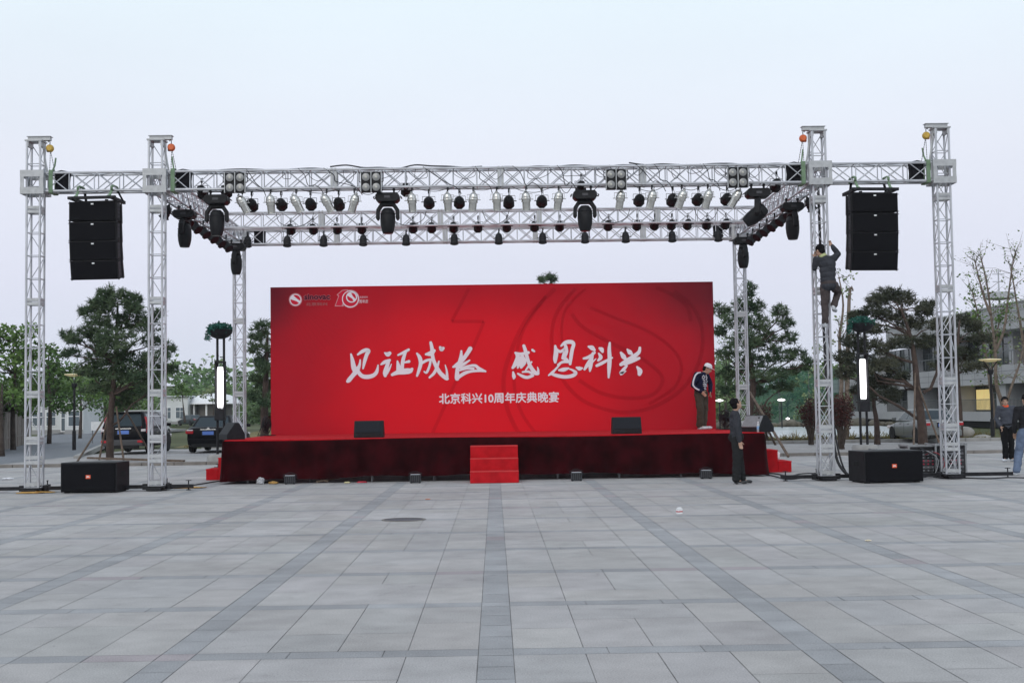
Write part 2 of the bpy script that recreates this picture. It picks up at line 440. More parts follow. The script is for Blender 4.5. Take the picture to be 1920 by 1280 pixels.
def tower(label, x, y, top, hd, turn, outs):
    """lattice mast standing on outriggers; hd = side the top beam overhangs to"""
    t = thing('truss_tower', label, 'truss tower', (x, y, 0), 0, 'aluminium truss towers')
    d = 0.275; z0, z1 = 0.10, top-.11; rc = 0.024
    for sx in (-1, 1):
        for sy in (-1, 1):
            MB().bar((sx*d/2, sy*d/2, z0), (sx*d/2, sy*d/2, z1), rc, 8).build('chord', alu, t, smooth='auto')
    g = MB(); n = round((z1-z0)/.49); b = (z1-z0)/n; r = .0088
    jt = [round(k/b) for k in (1.0, 2.0, 4.0, 6.0)]
    for i in range(n+1):
        z = z0+i*b
        for s in (-1, 1):
            g.bar((-d/2, s*d/2, z), (d/2, s*d/2, z), r*1.1); g.bar((s*d/2, -d/2, z), (s*d/2, d/2, z), r)
        if i == n: break
        A = ((-d/2, d/2), (d/2, d/2)) if turn else ((-d/2, -d/2), (-d/2, d/2))
        Bq = ((-d/2, -d/2), (d/2, -d/2)) if turn else ((d/2, -d/2), (d/2, d/2))
        for (p, q), both in ((A, True), (Bq, not turn or i < 3)):
            if both or i % 3 == 0:
                g.bar((*p, z+.02), (*q, z+b-.02), r)
            if both and turn: g.bar((*q, z+.02), (*p, z+b-.02), r)
        # single zig-zag on the faces left open by the cross bracing
        s = 1 if i % 2 else -1
        if turn:
            for sx in (-1, 1): g.bar((sx*d/2, -s*d/2, z+.02), (sx*d/2, s*d/2, z+b-.02), r)
        else:
            g.bar((-s*d/2, d/2, z+.02), (s*d/2, d/2, z+b-.02), r)
    g.build('lattice', alu, t)
    for k in jt:
        z = z0+k*b
        if z > z1-.6: continue
        g = MB()
        for dz in (-.045, .045):
            for s in (-1, 1):
                g.beam((-d/2-.02, s*(d/2+.004), z+dz), (d/2+.02, s*(d/2+.004), z+dz), .012, .055); g.beam((s*(d/2+.004), -d/2, z+dz), (s*(d/2+.004), d/2, z+dz), .012, .055)
        g.build('joint_plate', alu_d, t)
    # foot plates riveted low on the mast
    for z in (0.17, 0.62, 0.72, 1.12):
        for s in (-1, 1): MB().beam((-d/2, s*(d/2+.012), z), (d/2, s*(d/2+.012), z), .01, .07).build('stiffener_plate', alu_d, t)
    # climbing sleeve round the mast at beam height
    g = MB(); w_ = .235; za, zb = ZB-.07, ZT+.05
    for s in (-1, 1):
        for z in (za+.07, zb-.07):
            g.box((0, s*w_, z), (2*w_+.02, .014, .14)); g.box((s*w_, 0, z), (.014, 2*w_-.02, .14))
        for x_ in (-w_+.035, w_-.035):
            g.box((x_, s*w_, (za+zb)/2), (.07, .014, zb-za-.28)); g.box((s*w_, x_, (za+zb)/2), (.014, .07, zb-za-.28))
        for sx in (-.09, .09):
            for z in (za+.06, zb-.06): g.bar((sx, s*w_-.012, z), (sx, s*w_+.012, z), .011, 8)
    g.build('sleeve_block', alu_d, t)
    # head
    g = MB(); g.box((0, 0, top-.10), (.36, .34, .03)); g.box((hd*.08, 0, top-.045), (.46, .12, .075)); g.box((hd*.08, 0, top-.002), (.50, .17, .012))
    for s in (-1, 1): g.box((s*.13, 0, top-.17), (.05, .30, .11))
    g.build('head_beam', alu_d, t)
    if hd:
        g = MB(); g.tube([(hd*.14, 0, top-.12), (hd*.20, 0, ZT+.25), (hd*.24, 0, ZT+.05)], .022); g.build('head_strut', alu_d, t)
    # base
    g = MB(); g.box((0, 0, .085), (.44, .44, .035)); g.box((0, 0, .045), (.30, .62, .05)); g.build('base_plate', blk_m, t)
    for a, L in outs:
        o = MB(MX.Rotation(R(a), 4, 'Z')); o.box((.2+L/2, 0, .085), (L, .075, .075)); o.box((.24, 0, .085), (.1, .13, .12))
        oo = o.build('outrigger', blk_m, t, bevel=.004)
        j = MB(MX.Rotation(R(a), 4, 'Z')); j.bar((.2+L-.1, 0, .012), (.2+L-.1, 0, .21), .013, 8); j.lathe([(.05, .004), (.05, .016), (.02, .02)], 12, MX.Translation((.2+L-.1, 0, 0))); j.bar((.2+L-.16, 0, .2), (.2+L-.04, 0, .2), .008)
        j.build('screw_jack', blk_m, oo)
    return t
tower('outermost left aluminium truss tower at the left picture edge', XO_L, YF, 7.43, 1, False, ((0, .95), (180, 1.0), (90, .7)))
tower('inner left front truss tower between hanging speakers and stage', XI_L, YF, 7.42, 1, False, ((0, .55), (180, .9), (90, .7)))
tower('inner right front truss tower with the man climbing it', XI_R, YF, 7.46, -1, True, ((0, .9), (180, .75), (90, .7)))
tower('outermost right truss tower beside the flight cases', XO_R, YF, 7.49, -1, True, ((0, 1.1), (180, .9), (90, .7)))
tower('rear left truss tower behind the stage near the planter lamp', XI_L, YR, 6.75, 0, True, ((0, .5), (180, .5)))
tower('rear right truss tower behind the stage beside the pine', XI_R-.03, YR, 6.75, 0, True, ((0, .5), (180, .5)))
# chain hoists, chain bags, slings
def make_hoist(c1, c2):
    def f():
        t = thing('chain_hoist', '', 'chain hoist', group='chain hoists on the tower tops')
        g = MB(); g.lathe([(.0, -.07), (.07, -.07), (.098, -.045), (.105, 0), (.098, .045), (.07, .07), (0, .07)], 16, MX.Rotation(R(90), 4, 'X')); g.build('hand_wheel_cover', c1, t, smooth='auto')
        g = MB(); g.box((.04, 0.07, .0), (.14, .09, .17)); g.build('gear_case', c2, t, bevel=.015)
        g = MB(); g.tube([(0, 0, .10), (0, 0, .18), (.03, 0, .2), (.05, 0, .17)], .012); g.build('hook', blk_m, t)
        g = MB()
        for k in range(24):
            z = -.1-k*.032; g.ell((.0+.001*k, .03, z), (.011, .006, .022) if k % 2 else (.006, .011, .022), 6, 4)
        for k in range(24):
            z = -.1-k*.032; g.ell((-.03-.0065*k, -.02, z), (.011, .006, .022) if k % 2 else (.006, .011, .022), 6, 4)
        g.build('chain', blk_m, t)
        return t
    return f
for lab, x, s, top, c1, c2 in (('yellow chain hoist hanging from the outermost left tower top', XO_L, 1, 7.43, yellow, blk_m), ('orange-red chain hoist hanging from the inner left tower top', XI_L, 1, 7.42, orange, blk_m), ('large orange chain hoist hanging from the inner right tower top', XI_R, -1, 7.46, orange, orange), ('yellow chain hoist hanging from the outermost right tower top', XO_R, -1, 7.49, yellow, orange)):
    o = make_hoist(c1, c2)(); o['label'] = lab; o.location = (x+s*.30, YF-.02, top-.25); o.scale = (-s*.78, .78, .78)
def bag(lab, x, y, wd=.27):
    t = thing('chain_bag', lab, 'chain bag', (x, y, ZB), 0, 'black chain bags in the truss')
    M = MB(); M.prism([(-wd/2, .015), (wd/2, .015), (wd/2-.01, .2), (wd/2+.01, .41), (-wd/2-.005, .40), (-wd/2+.012, .2)], -.10, .10)
    M.build('fabric_bag', blk_f, t, bevel=.015)
    M = MB(); M.tube([(-wd/2, -.09, .4), (0, -.1, .43), (wd/2, -.09, .405)], .012); M.build('rim_cord', blk_f, t)
bag('black chain bag inside the left wing truss beside the outermost left tower', at(118, 330, YF).x, YF)
bag('black chain bag inside the front truss beside the inner left tower', at(345, 333, YF).x, YF, .30)
bag('black chain bag inside the front truss beside the inner right tower', at(1487, 321, YF).x, YF, .27)
bag('black chain bag inside the right wing truss beside the outermost right tower', at(1717, 316, YF).x, YF, .27)
bag('black chain bag inside the rear truss near the rear left tower', at(487, 440, YR).x, YR, .30)
bag('black chain bag inside the rear truss near the rear right tower', at(1346, 432, YR).x, YR, .26)
def sling(lab, x, y, s=1):
    t = thing('lifting_sling', lab, 'lifting sling', (x, y, ZB), 0, 'green slings around the truss ends')
    g = MB(); a, b = -BD/2-.035, BD/2+.035; z0, z1 = -.04, .43
    pts = [(0, a, z0), (.012, a, z1), (.012, b, z1), (0, b, z0), (0, a, z0)]
    for p, q in zip(pts, pts[1:]): g.beam(p, q, .085 if abs(p[2]-q[2]) < .1 else .012, .012 if abs(p[2]-q[2]) < .1 else .085)
    g2 = MB()
    for p, q in zip(pts, pts[1:]):
        if abs(p[2]-q[2]) > .1: g2.box(((p[0]+q[0])/2, p[1], (p[2]+q[2])/2), (.085, .012, abs(p[2]-q[2])))
        else: g2.box((p[0]/2+q[0]/2, 0, p[2]), (.085, abs(p[1]-q[1]), .012))
    g2.build('webbing', green_s, t)
    MB().tube([(0, -.05, .44), (s*.03, 0, .56), (s*.05, 0, .72)], .018).build('strap_tail', green_s, t)
sling('green lifting sling wrapped round the truss beside the outermost left tower', at(100, 330, YF).x, YF, 1)
sling('green lifting sling wrapped round the truss beside the inner left tower', at(327, 333, YF).x, YF, -1)
sling('green lifting sling wrapped round the truss beside the inner right tower', at(1502, 321, YF).x, YF, 1)
sling('green lifting sling wrapped round the truss beside the outermost right tower', at(1735, 316, YF).x, YF, -1)
# ---------------------------------------------------------------- luminaires
def make_par(body, name, L=.40, r=.098, tail=True):
    """pipe clamp at the origin, can hanging below; local -Z is the beam direction before tilting"""
    def f():
        t = thing('par_can' if body is chrome else 'spotlight', '', 'spotlight', group=name)
        g = MB(); g.box((0, 0, -.03), (.03, .045, .09)); g.bar((0, -.03, -.05), (0, .03, -.05), .012, 8); g.bar((0, 0, -.07), (0, 0, -.135), .008); g.build('clamp', blk_m, t)
        g = MB(); w_ = r+.028
        g.beam((-w_, 0, -.14), (w_, 0, -.14), .03, .006)
        for s in (-1, 1): g.beam((s*w_, 0, -.14), (s*w_, 0, -.26), .006, .03); g.bar((s*(w_+.03), 0, -.255), (s*(r-.01), 0, -.255), .009, 8)
        g.build('yoke', alu_d if body is chrome else blk_m, t)
        return t
    return f
def can_mesh(g, r, L, M, octo=False):
    # dome at +z, barrel to -z
    g.lathe([(0.0, .155), (r*.45, .150), (r*.78, .118), (r*.93, .07), (r*.95, .04)], 18, M)
    b_ = r if octo else r*.86
    g.lathe([(r*1.0, .04), (r*1.05, .03), (r*1.05, .012), (r*.97, .008), (r*.97, -.03), (r*1.03, -.035), (r*1.03, -.05), (b_*.98, -.055), (b_*.97, -L*.55), (b_*1.06, -L*.56), (b_*1.06, -L*.61)], 18, M)
    g.lathe([(r*.3, .15), (r*.3, .175), (r*.15, .19), (0, .19)], 10, M)
KP = {}
def par(lab, p, tilt, roll=0.0, dark=False, small=False):
    """each can is aimed on its own, so the barrel is built tilted; meshes are shared between equal aims"""
    r, L = (.098, .38) if not dark else (.105, .26)
    if small: r, L = .10, .24
    key = (round(tilt, 1), round(roll, 1), dark, small)
    if key in KP: return copy_thing(KP[key], lab, p)
    body = chrome if not dark else blk
    t = make_par(body, 'silver par cans on the front truss' if not dark else 'black spotlights on the trusses', L, r)()
    t['label'] = lab; t.location = p
    M = MX.Translation((0, 0, -.255)) @ MX.Rotation(roll, 4, 'Y') @ MX.Rotation(tilt, 4, 'X')
    g = MB(); can_mesh(g, r, L, M, dark); b = g.build('barrel', body, t, smooth='auto')
    if dark:
        g = MB(); n = 8
        g.lathe([(r*.99, -L*.52), (r*1.22, -L*.53), (r*1.22, -L*.58), (r*.99, -L*.585)], n, M, R(22.5)); g.build('colour_frame', blk_m, t)
        g = MB(); g.lathe([(0, -L*.45), (r*.95, -L*.48)], 18, M); g.build('lens', mat('dark_lens', (.012, .012, .014), .3, spec=.15), t)
    else:
        g = MB(); g.lathe([(0, -L*.5), (r*.80, -L*.53)], 18, M); g.build('lens', lens, t)
    g = MB(); e_ = M @ V((0, .0, .19)); g.tube([e_, e_+V((.02, .03, .04)), V((.03, .03, -.04)), V((.02, .0, .03))], .006, 5); g.build('tail_cable', cable_m, t)
    KP[key] = t; return t
silver = [(454, 370, .30, -.45), (507, 370, .25, -.05), (555, 369, .25, -.42), (612, 368, .3, -.5), (664, 368, .25, .30), (772, 367, .2, -.05), (839, 367, .25, -.05), (887, 365, .25, .12), (931, 365, .2, -.03), (986, 364, .25, -.12), (1047, 364, .25, .10), (1163, 362, .3, .15), (1222, 361, .25, .22), (1278, 361, .3, .32), (1327, 360, .3, .25), (1380, 362, .3, .5)]
for i, (px, py, a, b) in enumerate(silver):
    p = at(px, py-14, YF-.12)
    par(f'silver par can on the front truss, {nth(i, len(silver))} of the silver row', (p.x, YF-.1, ZB-.035), a, b)
dark = [472, 527, 582, 635, 804, 861, 954, 1016, 1199, 1261, 1309, 1363]
for i, px in enumerate(dark):
    p = at(px, 380, YF+.12)
    par(f'black round spotlight hung between the silver cans, {nth(i, len(dark))} in the front row', (p.x, YF+.1, ZB-.035), 1.42 if i % 3 else 1.25, 0.0, True)
midl = [545, 587, 632, 678, 774, 809, 850, 896, 950, 1002, 1049, 1140, 1194, 1227, 1259, 1289, 1325, 1360]
for i, px in enumerate(midl):
    p = at(px, 406, YM+.1)
    par(f'black spotlight inside the middle truss, {nth(i, len(midl))} of that row', (p.x, YM+.05, ZT-.12), 1.2, 0.0, True, True)
rear = [466, 540, 608, 682, 762, 852, 935, 1017, 1096, 1172, 1259, 1345]
for i, px in enumerate(rear):
    p = at(px, 443, YR-.1)
    par(f'black spotlight on the rear truss, {nth(i, len(rear))} of the rear row', (p.x, YR-.24, ZB+.29), -.25, 0.0, True, True)
for i, (px, py) in enumerate(((375, 340), (420, 340), (760, 336), (1090, 330), (1458, 328))):
    p = at(px, py, YF+.1)
    par(('black spotlight inside the front truss close to the inner left tower', 'black spotlight behind the leftmost four-lamp blinder', 'lone black spotlight inside the front truss right of the second blinder', 'black spotlight inside the front truss above a moving head right of centre', 'black spotlight inside the front truss close to the inner right tower')[i], (p.x, YF+.24, ZT-.10), 1.2, 0.0, True)
for side, xs in (('left', XI_L), ('right', XI_R)):
    s = 1 if side == 'left' else -1
    for i in range(6):
        y = 29.3+i*.88
        par(f'black spotlight under the {side} side truss, ' + ('nearest to the front' if i == 0 else 'farthest back' if i == 5 else ORD[i+1]+' from the front') , (xs+s*.05, y, ZB-.035), -.35, -s*.75, True)
    par(f'black spotlight peeking out beside the inner {side} front tower', (xs-s*.12, 28.2, ZB-.01), .3, s*.5, True, True)
def make_mover(tilt, pan):
    t = thing('moving_head_light', '', 'moving head', group='black moving heads')
    g = MB()
    for s in (-.13, .13): g.box((s, 0, .03), (.035, .05, .11)); g.bar((s, -.03, .05), (s, .03, .05), .03, 10)
    g.build('clamp', blk_m, t)
    g = MB(); g.prism([(-.20, -.03), (.20, -.03), (.245, -.08), (.245, -.16), (.19, -.215), (-.19, -.215), (-.245, -.16), (-.245, -.08)], -.17, .17)
    b = g.build('base', blk, t, bevel=.012)
    g = MB(); g.box((0, -.172, -.12), (.12, .006, .05)); g.build('display', mat('display_glass', (.05, .05, .055), .1), b)
    g = MB()
    for s in (-1, 1): g.tube([(s*.26, -.1, -.10), (s*.285, -.1, -.12), (s*.285, .1, -.12), (s*.26, .1, -.10)], .012)
    g.build('carry_handle', blk_m, b)
    P = MX.Rotation(pan, 4, 'Z')
    g = MB(P); g.prism([(-.14, -.215), (.14, -.215), (.235, -.36), (.245, -.55), (.20, -.60), (.165, -.55), (.165, -.40), (.10, -.30), (-.10, -.30), (-.165, -.40), (-.165, -.55), (-.20, -.60), (-.245, -.55), (-.235, -.36)], -.06, .06)
    g.build('yoke', blk, t, bevel=.02)
    T = P @ MX.Translation((0, 0, -.53)) @ MX.Rotation(tilt, 4, 'X')
    g = MB(); g.lathe([(0, .20), (.085, .195), (.125, .15), (.148, .06), (.155, -.06), (.145, -.18), (.125, -.27), (.105, -.325), (.0, -.325)], 20, T)
    h = g.build('lamp_head', blk, t, smooth='auto')
    g = MB(); g.lathe([(0, -.318), (.095, -.332), (.1, -.326)], 20, T); g.build('lens', mat('dark_lens', (.012, .012, .014), .3, spec=.15), h)
    g = MB()
    for k in range(4): g.lathe([(.150-.004*k, .09-.05*k), (.158-.003*k, .08-.05*k), (.152-.004*k, .07-.05*k)], 20, T)
    g.build('cooling_ribs', blk_m, h)
    g = MB(); g.tube([(.1, .05, -.05), (.22, .1, .02), (.3, .05, .10), (.2, .1, .16)], .008, 5); g.build('tail_cable', cable_m, t)
    return t
mv = [(407, 368, YF, 0, .05, 'moving head light hanging head down at the left end of the front truss'), (727, 366, YF, 0, .0, 'moving head light hanging head down left of centre on the front truss'), (1096, 364, YF, 0, 0, 'moving head light hanging head down right of centre on the front truss'), (1420, 357, YF, .95, 1.3, 'moving head light with its head swung out sideways on the front truss'),
      (338, 384, 28.9, 0, 1.4, 'moving head light under the front half of the left side truss'), (428, 462, 34.7, 0, 1.4, 'moving head light under the back end of the left side truss'), (1498, 372, 28.9, 0, -1.4, 'moving head light under the front half of the right side truss'), (1408, 440, 34.7, 0, -1.4, 'moving head light under the back end of the right side truss')]
for px, py, y, ti, pa, lab in mv:
    o = make_mover(ti, pa); o['label'] = lab
    xx = at(px, py, y).x
    if y > 28: xx = XI_L+.12 if px < 960 else XI_R-.12
    o.location = (xx, y-.02 if y < 28 else y, ZB-.09)
    if y < 28: o.scale = (1.02, 1.02, 1.02)
def make_blinder():
    t = thing('blinder_light', '', 'blinder', group='four-lamp blinders')
    g = MB(); g.box((-.107, .03, 0), (.195, .10, .42)); g.box((.107, .03, 0), (.195, .10, .42)); g.build('housing', blk, t, bevel=.01)
    g = MB(); g.box((0, -.01, 0), (.017, .08, .43))
    for s in (-1, 1): g.box((s*.212, -.01, 0), (.014, .08, .43))
    g.build('side_rail', alu_d, t)
    for x in (-.107, .107):
        for z in (-.105, .105):
            M = MX.Translation((x, -.022, z)) @ MX.Rotation(R(90), 4, 'X')
            g = MB(); g.lathe([(.078, .0), (.082, .012), (.074, .016)], 20, M); l = g.build('lamp', mat('lamp_ring', (.26, .26, .26), .4, .4), t, smooth='auto')
            g = MB(); g.lathe([(.074, .012), (.055, .003), (.03, -.004), (0, -.006)], 20, M); g.build('reflector', mat('reflector_glass', (.24, .235, .20), .3, .2, var=.4, scale=30), l, smooth=True)
            g = MB(); g.ell((x, -.032, z), (.026, .012, .026), 10, 6); g.build('bulb', mat('bulb_glass', (.52, .51, .44), .2), l, smooth=True)
    g = MB(); g.tube([(-.22, .0, 0), (-.25, .0, .02), (-.25, .05, .2), (-.1, .1, .23), (.1, .1, .23), (.25, .05, .2), (.25, 0, .02), (.22, 0, 0)], .01); g.build('yoke', blk_m, t)
    return t
BK = Kind(make_blinder)
for px, py, lab in ((441, 343, 'four-lamp blinder on the front truss, leftmost of the four'), (696, 342, 'four-lamp blinder on the front truss, second from left of the four'), (1155, 337, 'four-lamp blinder on the front truss, second from right of the four'), (1383, 333, 'four-lamp blinder on the front truss, rightmost of the four')):
    p = at(px, py, YF-.25); BK.put(lab, (p.x, YF-.26, p.z))
# cables running along and drooping from the front truss
random.seed(11)
def cable(lab, pts, r=.010, name='power_cable', m_=None):
    P = [V(p) for p in pts]; out = []
    for i in range(len(P)-1):
        p0, p1, p2, p3 = P[max(i-1, 0)], P[i], P[i+1], P[min(i+2, len(P)-1)]
        for k in range(6):
            t = k/6; out.append(.5*((2*p1)+(p2-p0)*t+(2*p0-5*p1+4*p2-p3)*t*t+(3*p1-p0-3*p2+p3)*t**3))
    out.append(P[-1])
    o = MB().tube(out, r, 6).build(name, m_ or cable_m, smooth=True); return tag(o, lab, 'cable', 'black cables on the truss')
def run(x0, x1, k):
    pts = []; n = max(4, int((x1-x0)/.35))
    for i in range(n+1):
        x = x0+(x1-x0)*i/n
        pts.append((x, YF+random.uniform(-.14, .10), ZT+random.choice((.035, .04, .05, .03, .09 if k else .04))))
    return pts
segs = [(-6.4, -3.0, 'left end'), (-3.4, -.2, 'left of centre'), (-.4, 3.1, 'right of centre'), (2.9, 6.4, 'right end')]
for i, (a, b, nm) in enumerate(segs):
    cable(f'black cable lying along the top of the front truss, {nm}', run(a, b, i % 2), .016)
extra = random.Random(4)
for i, px_ in enumerate((455, 540, 600, 655, 720, 790, 870, 930, 1010, 1075, 1130, 1195, 1265, 1300, 1350, 1410)):
    x = at(px_, 335, YF).x; w_ = extra.uniform(.06, .2); pts = [(x-w_, YF-.15, ZT+.02), (x-w_*1.2, YF-.19, ZT-extra.uniform(.1, .25)), (x, YF-.2, ZB+extra.uniform(.05, .2)), (x+w_*1.3, YF-.19, ZT-extra.uniform(.08, .2)), (x+w_, YF-.15, ZT+.03)]
    cable('slim black cable loop hung inside the front truss, ' + nth(i, 16) + ' of the slim loops', pts, .006)['group'] = 'slim cable loops in the front truss'
drops = [(582, 'above the third black spotlight'), (640, 'left of the second blinder'), (825, 'left of the third three-metre joint'), (905, 'near the middle of the truss'), (985, 'right of the middle'), (1060, 'beside the centre right moving head'), (1215, 'right of the third blinder'), (1240, 'between third and fourth blinder'), (1330, 'left of the fourth blinder'), (480, 'right of the leftmost blinder')]
for px, nm in drops:
    x = at(px, 335, YF).x; w_ = random.uniform(.15, .35)
    cable(f'black cable looping down inside the front truss {nm}', [(x-w_, YF-.16, ZT+.03), (x-w_*.4, YF-.17, ZT-.12), (x+random.uniform(-.1, .1), YF-.18, ZB+random.uniform(-.02, .15)), (x+w_*.5, YF-.17, ZB+.05), (x+w_, YF-.16, ZB-.03), (x+w_*1.3, YF-.12, ZB-.16)], .009)
for i, (a_, b_) in enumerate(((482, 556), (566, 640), (668, 716), (780, 850), (868, 940), (960, 1040), (1050, 1072), (1120, 1172), (1186, 1250), (1268, 1320), (1336, 1392))):
    xa, xb = at(a_, 360, YF).x, at(b_, 360, YF).x; s_ = random.uniform(.06, .22)
    cable('thin black cable sagging below the front truss, ' + nth(i, 11) + ' of these loops', [(xa, YF-.15, ZB-.03), (xa+(xb-xa)*.25, YF-.17, ZB-s_*.8), (xa+(xb-xa)*.55, YF-.17, ZB-s_), (xa+(xb-xa)*.85, YF-.16, ZB-s_*.5), (xb, YF-.15, ZB-.03)], .007)['group'] = 'cable loops below the front truss'
for i, (a_, b_) in enumerate(((520, 590), (735, 800), (905, 955), (1120, 1180), (1300, 1345))):
    xa, xb = at(a_, 410, YM).x, at(b_, 410, YM).x
    cable('thin black cable hanging on the middle truss, ' + nth(i, 5) + ' of five', [(xa, YM-.16, ZT), (xa+.1, YM-.17, ZB+.12), ((xa+xb)/2, YM-.17, ZB+.02), (xb-.1, YM-.17, ZB+.15), (xb, YM-.16, ZT)], .008)['group'] = 'cables on the middle truss'
# ---------------------------------------------------------------- hanging line arrays
CW, CHT, CD = .99, .398, .52
def make_cab():
    t = thing('line_array_speaker', '', 'speaker', group='line array speaker cabinets')
    # origin at the top front edge centre; front faces -y
    g = MB(); h = CHT
    out = [(-CW/2, 0), (CW/2, 0), (CW/2-.06, CD), (-CW/2+.06, CD)]
    g.add([(x, y, 0) for x, y in out]+[(x, y+(.03 if y > 0 else 0), -h) for x, y in out], [(0, 1, 2, 3), (7, 6, 5, 4), (0, 4, 5, 1), (1, 5, 6, 2), (2, 6, 7, 3), (3, 7, 4, 0)])
    g.build('cabinet', blk, t, bevel=.01)
    g = MB(); g.box((0, -.008, -h/2), (CW-.03, .016, h-.03)); gr_ = g.build('grille', grille, t, bevel=.006)
    g = MB(); g.box((0, -.02, -.055), (.055, .006, .028)); g.build('badge', white_p, gr_)
    for s in (-1, 1):
        g = MB(); g.box((s*(CW/2+.008), .05, -h/2), (.016, .05, h+.02))
        g.bar((s*(CW/2-.02), .05, -.02), (s*(CW/2+.045), .05, -.02), .009); g.bar((s*(CW/2-.02), .05, -h+.02), (s*(CW/2+.045), .05, -h+.02), .009); g.build('rigging_rail', blk_m, t)
        MB().box((s*(CW/2-.02), .36, -h/2), (.016, .05, h+.01)).build('rigging_rail', blk_m, t)
    for s in (-1, 1):
        g = MB()
        for k in range(4): g.box((s*(CW/2-.012), .17, -.07-.075*k), (.02, .09, .045), rz=-s*.115)
        g.build('side_handle', mat('handle_grey', (.05, .05, .06), .6), t)
    return t
CAB = Kind(make_cab)
tiltn = (0, .035, .10, .17); words = ('topmost', 'second from top', 'third from top', 'lowest')
def array(px, py, side, rz):
    p = at(px, py, YF-.28); a0 = .01
    pos = V((p.x, YF-.30, p.z)); Rz = MX.Rotation(rz, 3, 'Z')
    for k in range(4):
        tl = tiltn[k]
        CAB.put(f'black line array speaker, {words[k]} in the {side} hanging stack', pos, (tl, 0, rz))
        pos = pos + Rz @ V((0, (math.sin(tl))*-CHT*-1.0, -CHT*math.cos(tl))) + V((0, 0, -(.022 if k == 0 else .006)))
    # flying frame and slings
    t = thing('flying_frame', f'black steel flying frame above the {side} hanging speaker stack', 'rigging frame', (p.x, YF-.30, p.z+.055), rz)
    g = MB()
    for s in (-1, 1): g.box((s*.43, .28, 0.01), (.06, .74, .07))
    g.box((0, -.04, .02), (1.02, .06, .06)); g.box((0, .5, .01), (.8, .06, .06))
    g.build('frame', blk_m, t, bevel=.006)
    for s in (-1, 1):
        for y_ in (.0, .5): MB().box((s*.30, y_, -.045), (.05, .06, .05)).build('shackle', blk_m, t)
    for s, nm in ((-1, 'left'), (1, 'right')):
        x = s*.40; zt = ZB-p.z-.05
        t2 = thing('sling_strap', f'green webbing strap carrying the {nm} end of the {side} speaker stack', 'sling', (p.x, YF-.30, p.z+.055), rz, 'straps above the speaker stacks')
        g = MB(); xt = s*.36
        g.beam((x-.05*s, -.02, .02), (xt, .14, zt), .05, .02); g.build('front_strap', green_s, t2)
        g = MB(); g.beam((x+.06, .5, .02), (xt+.02, .42, zt), .05, .02); g.build('back_strap', blk_f, t2)
        g = MB(); ring = [(xt, .30+.185*math.cos(q), zt+.03+.075*math.sin(q)) for q in [math.pi+math.pi*k/8 for k in range(17)]]
        g.tube([(xt, .12, zt-.01), (xt, .11, zt+.06), (xt, .2, zt+.09), (xt, .40, zt+.09), (xt, .47, zt+.06), (xt, .46, zt-.01)], .028); g.build('wrap', green_s, t2, smooth=True)
        g = MB(); g.ell((x-.05*s, -.02, .03), (.05, .05, .045)); g.build('knot', green_s, t2, smooth=True)
array(174, 378, 'left', R(-5))
array(1639, 362, 'right', R(5))
# ---------------------------------------------------------------- stage
YS, SX0, SX1, SZ = 29.0, -6.08, 6.03, 0.98
velvet = mat('velvet', (0.024, 0.0016, 0.0030), 0.9, var=0.5, scale=2.2, spec=0.06, sheen=0.05)
t = thing('stage', 'long low red carpeted stage with dark crimson skirt in front of the banner', 'stage', (0, YS, 0))
g = MB(); g.box((0, 3.55, SZ-.03), (SX1-SX0, 7.1, .06)); g.build('deck', red_c, t, bevel=.012)
random.seed(3)
g = MB(); per = []
n = 150; prm = []
def skirt_pts():
    L = [(SX0-.015, 3.2), (SX0-.015, -.02), (SX1+.015, -.02), (SX1+.015, 3.2)]; out = []
    for (a, b), (c, d_) in zip(L, L[1:]):
        ln = math.hypot(c-a, d_-b); k = int(ln/.05)
        for i in range(k): out.append((a+(c-a)*i/k, b+(d_-b)*i/k))
    out.append(L[-1]); return out
P = skirt_pts(); rows = (0.96, .90, .7, .45, .25, .12); vs = []; fs = []
cx = (SX0+SX1)/2
for j, z in enumerate(rows):
    for i, (x, y) in enumerate(P):
        amp = (0, .006, .014, .02, .026, .032)[j]; ph = i*.62+1.3*math.sin(i*.11)
        o = amp*(math.sin(ph)+.6*math.sin(ph*.37+1)) + (.0, .015, .022, .028, .04, .06)[j]*.9
        nx_, ny_ = (-1, 0) if i < 64 else ((1, 0) if i >= len(P)-65 else (0, -1))
        vs.append((x+nx_*o, y+ny_*o, z - (.02+.045*math.sin(i*.021+1)+.02*math.sin(i*.13))*(j == 5) + (.012*math.sin(i*.05))*(j == 0)))
W = len(P)
for j in range(len(rows)-1):
    for i in range(W-1): fs.append((j*W+i, j*W+i+1, (j+1)*W+i+1, (j+1)*W+i))
g.add(vs, fs); g.build('skirt', velvet, t, smooth=True, fix=False)
# legs and dark underside seen through the gap below the hem
for k in range(9):
    MB().bar((-5.6+k*1.4, .35, 0), (-5.6+k*1.4, .35, .9), .03, 8).build('leg', alu_d, t)
    MB().bar((-5.6+k*1.4, 3, 0), (-5.6+k*1.4, 3, .9), .03, 8).build('leg', alu_d, t)
def steps(lab, loc, rz, n, rise, tread, wd):
    t = thing('stage_steps', lab, 'steps', loc, rz, 'red carpeted stage steps')
    for k in range(n):
        g = MB(); h = rise*(n-k)
        g.box((0, -(k+.5)*tread, h/2), (wd, tread-.001, h)); g.build('step', red_c, t, bevel=.014)
        g = MB(); g.box((0, -(k+1)*tread-.002, h-.012), (wd, .012, .022)); g.build('nosing', mat('carpet_edge', (.56, .05, .05), .9, var=.1, scale=9), t, bevel=.004)
steps('three red carpeted steps leading up to the middle of the stage front', (-.03, YS-.06, .0), 0, 3, .262, .36, 1.05)
steps('red carpeted side steps at the left end of the stage', (SX0+.06, 31.35, 0), R(-90), 3, .265, .29, .9)
